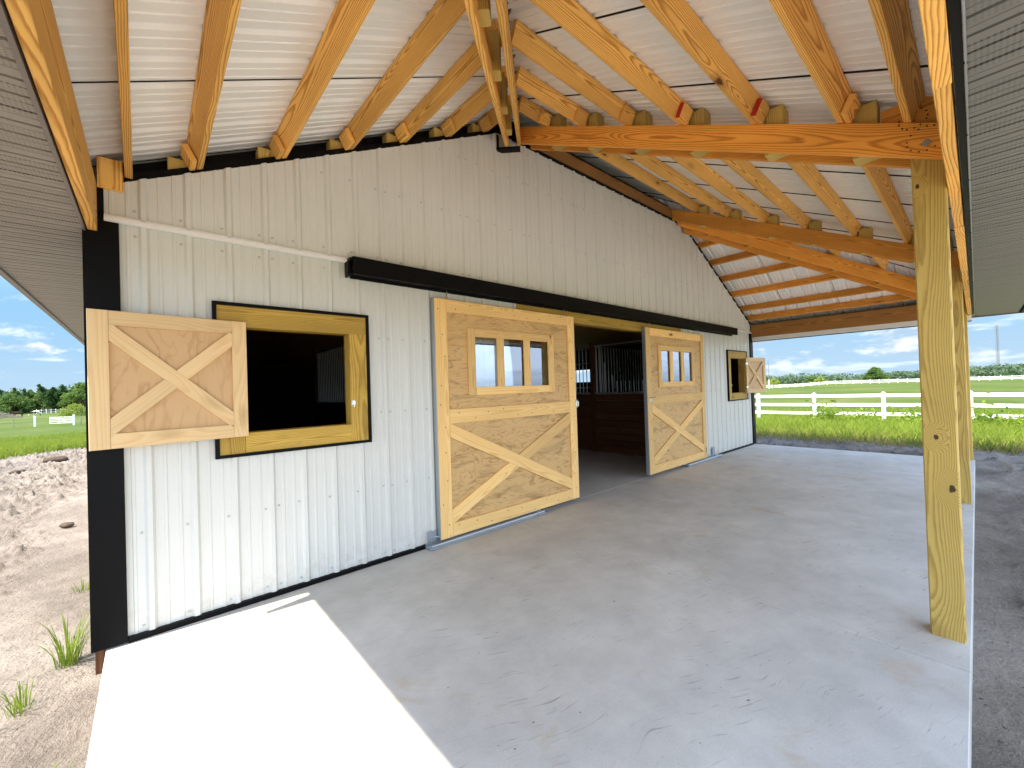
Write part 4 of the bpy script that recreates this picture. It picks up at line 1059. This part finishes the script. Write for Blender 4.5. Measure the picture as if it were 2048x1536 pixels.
# right side
tree('round_tree', 1750, 225, 5.9, 8.8, 'big round dark green tree standing alone behind the far white fence', L_MID, 7000, .28, base=.03, nc=80)
tree('leafy_bush', 1546, 208, 3.7, 6.0, 'yellow green bush beside the white mast on the right', L_LIME, 1800, .26, base=.03, cat='bush')
tree('leafy_bush', 1641, 208, 3.2, 5.4, 'yellow green bush in the middle of the far fence line', L_LIME, 1800, .26, base=.03, cat='bush')
tree('round_tree', 1677, 300, 4.0, 4.2, 'small dark blue green tree left of the big round tree', L_BLUE, 1400, .36, base=.2)
tree('round_tree', 1626, 300, 4.2, 9, 'dark tree behind the yellow green bush of the far fence line', L_MID, 1600, .40, base=.05)
tree('leafy_bush', 2022, 236, 1.7, 5.0, 'low dark shrub beyond the far fence at the right edge', L_DARK, 1500, .16, base=.02, cat='bush')
tree('round_tree', 1962, 340, 5.0, 10, 'dark tree at the foot of the tall lattice mast', L_BLUE, 1600, .42, base=.05)
# the far wood along the horizon reads as one mass
C_ = []
for i in range(150):
    px = 1500 + 620 * i / 150 + random.uniform(-3, 3); dist = random.uniform(300, 420); x, y = polar(px, dist)
    hh = random.uniform(2.4, 7.2) * (1 if px < 1700 or px > 1930 else .85); k_ = 190
    q = RNG.normal(size=(k_, 3)); q /= np.linalg.norm(q, axis=1)[:, None]; q *= (RNG.rand(k_) ** .4)[:, None] * np.array([5.5, 5.5, hh * .55]); q += np.array([x, y, float(h0(x, y)) + hh * .5]); C_.append(q)
o = leafcloud(np.concatenate(C_), .75, L_BLUE, None, (0, 0, 0), 'far_woods'); tag(o, 'low line of far woods on the horizon to the right', kind='stuff')
C_ = []
for i in range(46):
    px = -60 + 290 * i / 46 + random.uniform(-3, 3); dist = random.uniform(380, 430); x, y = polar(px, dist); hh = random.uniform(8, 13); k_ = 190
    q = RNG.normal(size=(k_, 3)); q /= np.linalg.norm(q, axis=1)[:, None]; q *= (RNG.rand(k_) ** .4)[:, None] * np.array([5.5, 5.5, hh * .55]); q += np.array([x, y, float(h0(x, y)) + hh * .5]); C_.append(q)
o = leafcloud(np.concatenate(C_), .7, L_DARK, None, (0, 0, 0), 'far_woods'); tag(o, 'far woods behind the trees on the left', kind='stuff')

# weeds in front of the near fence
WG = 'leafy weeds along the near board fence'
for (x, y, h, r, n, lab) in ((22.6, -.95, 1.05, .75, 700, 'tall leafy weed in front of the middle of the near fence'), (22.4, .25, .75, .9, 600, 'sprawling weed at the foot of the fence post nearest the porch post'),
                             (22.5, 2.0, .85, .8, 600, 'leafy weed just left of the porch post'), (22.2, 3.6, .95, 1.0, 800, 'broad leafy weed right of the porch post'), (22.5, 4.9, .85, .9, 700, 'leafy weed at the right edge in front of the near fence')):
    weed(x, y, h, r, n, lab, leaf=.075, group=WG)
# brush pile
x, y = polar(2, 150); z = float(h0(x, y)); b = MB()
for i in range(420):
    a = random.random() * 6.283; r = random.random() ** .6; p = Vector((3.4 * r * math.cos(a), 2.2 * r * math.sin(a), max(.05, 1.5 * (1 - r) * random.uniform(.5, 1.2)))); d_ = Vector((random.uniform(-1, 1), random.uniform(-1, 1), random.uniform(-.25, .5))).normalized() * random.uniform(.4, 1.3); b.tube(p - d_ / 2, p + d_ / 2, .03, .012, 4)
o = b.build('brush_pile', M_TWIG, None, Matrix.Translation((x, y, z)) @ Matrix.Scale(.95, 4)); tag(o, 'heap of grey cut branches in the left pasture beside the horses', 'brush pile')

# ------------------------------------------------------------------ horses
def horse(px, dist, face, m, label, graze):
    x, y = polar(px, dist); z = float(h0(x, y)) - .04
    t = empty('horse', (x, y, z), face); tag(t, label, 'horse', 'horses grazing in the left pasture'); mw = WM[t.name]
    V = [(-.62, 0, 1.12), (-.15, 0, 1.10), (.32, 0, 1.14), (.62, 0, 1.20)]; Rr = [(.27, .25), (.29, .29), (.29, .27), (.22, .19)]; E_ = [(0, 1), (1, 2), (2, 3)]
    def add(p, r, par): V.append(p); Rr.append((r, r)); E_.append((par, len(V) - 1)); return len(V) - 1
    if graze: nk = add((.95, 0, .92), .15, 3); nk = add((1.18, 0, .55), .12, nk); hd = add((1.22, 0, .36), .12, nk); hd = add((1.36, 0, .10), .07, hd)
    else: nk = add((.95, 0, 1.32), .15, 3); nk = add((1.22, 0, 1.30), .12, nk); hd = add((1.42, 0, 1.22), .11, nk); hd = add((1.70, 0, 1.02), .07, hd)
    add((-.86, 0, 1.14), .15, 0)
    for s in (-.15, .15):
        k1 = add((.50 + s * .3, s, .78), .11, 3); k1 = add((.50 + s * .6, s, .48), .06, k1); k1 = add((.50 + s * .6, s, .12), .04, k1); add((.54 + s * .6, s, .03), .06, k1)
        k1 = add((-.66, s, .82), .15, 0); k1 = add((-.76 + s * .5, s, .52), .07, k1); k1 = add((-.70 + s * .5, s, .14), .045, k1); add((-.66 + s * .5, s, .03), .06, k1)
    me = bpy.data.meshes.new('body'); me.from_pydata(V, E_, []); o = bpy.data.objects.new('body', me); link(o, t, mw)
    me.materials.append(m); sk = o.modifiers.new('skin', 'SKIN'); sk.use_smooth_shade = True; sb = o.modifiers.new('sub', 'SUBSURF'); sb.levels = sb.render_levels = 1
    for i, r in enumerate(Rr): o.data.skin_vertices[0].data[i].radius = r
    o.data.skin_vertices[0].data[1].use_root = True
    b = MB(); b.path([(-.92, 0, 1.22), (-1.04, 0, 1.0), (-1.05, 0, .5)], [.05, .07, .02], 6); b.build('tail', M_HAIR, t, mw)
    b = MB(); hx, hz = (1.18, .62) if graze else (1.25, 1.42)
    for s in (-.05, .05): b.tube((hx, s, hz - .05), (hx - .02, s * 1.3, hz + .10), .035, .008, 5)
    b.build('ears', m, t, mw)
    b = MB(); b.path([(.62, 0, 1.42), (.95, 0, 1.10 if graze else 1.48), (hx - .04, 0, hz)], [.04, .05, .03], 5); b.build('mane', M_HAIR, t, mw)
view = math.atan2(polar(70, 1)[1] - CAM.y, polar(70, 1)[0] - CAM.x)
horse(34, 160, view - math.pi / 2 - .15, M_HORSE, 'dark brown horse nearest the brush pile, head held level', False)
horse(71, 163, view - math.pi / 2 + .2, M_HORSE2, 'brown and white pinto horse grazing with its head down', True)

# ------------------------------------------------------------------ masts
def mast(px, dist, h, wd, label, lattice_=False, white=0):
    x, y = polar(px, dist); z = float(h0(x, y)); t = empty('radio_mast', (x, y, z)); tag(t, label, 'mast'); b = MB()
    if lattice_:
        r = wd / 2; pr3 = [(r * math.cos(a), r * math.sin(a)) for a in (0, 2.094, 4.189)]; nseg = 26
        for q in pr3: b.tube((q[0], q[1], 0), (q[0], q[1], h), .10, .10, 4)
        for i in range(nseg):
            for j in range(3): q, w_ = pr3[j], pr3[(j + 1) % 3]; z0, z1 = h * i / nseg, h * (i + 1) / nseg; b.tube((*q, z0), (*w_, z1), .06, .06, 4); b.tube((*q, z1), (*w_, z1), .06, .06, 4)
    else:
        b.tube((0, 0, 0), (0, 0, h), wd / 2, wd / 4, 6)
        for zz_ in (.62, .75, .86, .93): b.tube((-.9, .4, h * zz_), (.9, -.4, h * zz_), .09, .09, 4)
    b.build('tower', M_MAST, t, Matrix.Translation((x, y, z)))
    if white: c = MB(); c.tube((0, 0, 0), (0, 0, white), wd * .75, wd * .75, 8); c.build('lower_pole', M_WHITE, t, Matrix.Translation((x, y, z)))
mast(1538, 185, 10.8, .24, 'thin pole mast with short cross arms right of the far shutter', white=3.4)
mast(1998, 330, 27, 1.3, 'tall grey lattice mast beyond the far fence at the right', True)

# lumps of dirt lying on the left
for i, (px, py_, s_, lab) in enumerate(((112, 922, .15, 'large dark clod of earth lying near the grass on the left'), (30, 947, .09, 'dark rounded clod left of the large one'), (44, 943, .06, 'smaller clod touching the rounded one'), (133, 1052, .06, 'fist sized clod on the churned sand beside the black corner'))):
    d_ = F_ + R_ * ((px - 1024) / 821.3) - U_ * ((py_ - 768) / 821.3); t_ = (-.12 - CAM.z) / d_.z; p = CAM + d_ * t_
    n = 10; V = []; Fq = []
    for a in range(n + 1):
        for c in range(14):
            th, ph = math.pi * a / n, 6.283 * c / 14; q = Vector((math.sin(th) * math.cos(ph), math.sin(th) * math.sin(ph), math.cos(th))); k_ = 1 + .28 * math.sin(3 * q.x + i) * math.cos(4 * q.y) + random.uniform(-.1, .1)
            V.append((q.x * s_ * (1.7 if i == 0 else 1.1) * k_, q.y * s_ * k_, q.z * s_ * .55 * k_))
    for a in range(n):
        for c in range(14): Fq.append((a * 14 + c, (a + 1) * 14 + c, (a + 1) * 14 + (c + 1) % 14, a * 14 + (c + 1) % 14))
    o = mesh('dirt_clod', V, Fq, M_BARK, None, Matrix.Translation((p.x, p.y, float(h0(p.x, p.y)) + s_ * .3)) @ Matrix.Rotation(.5, 4, 'Z'), smooth=True); tag(o, lab, 'clod')
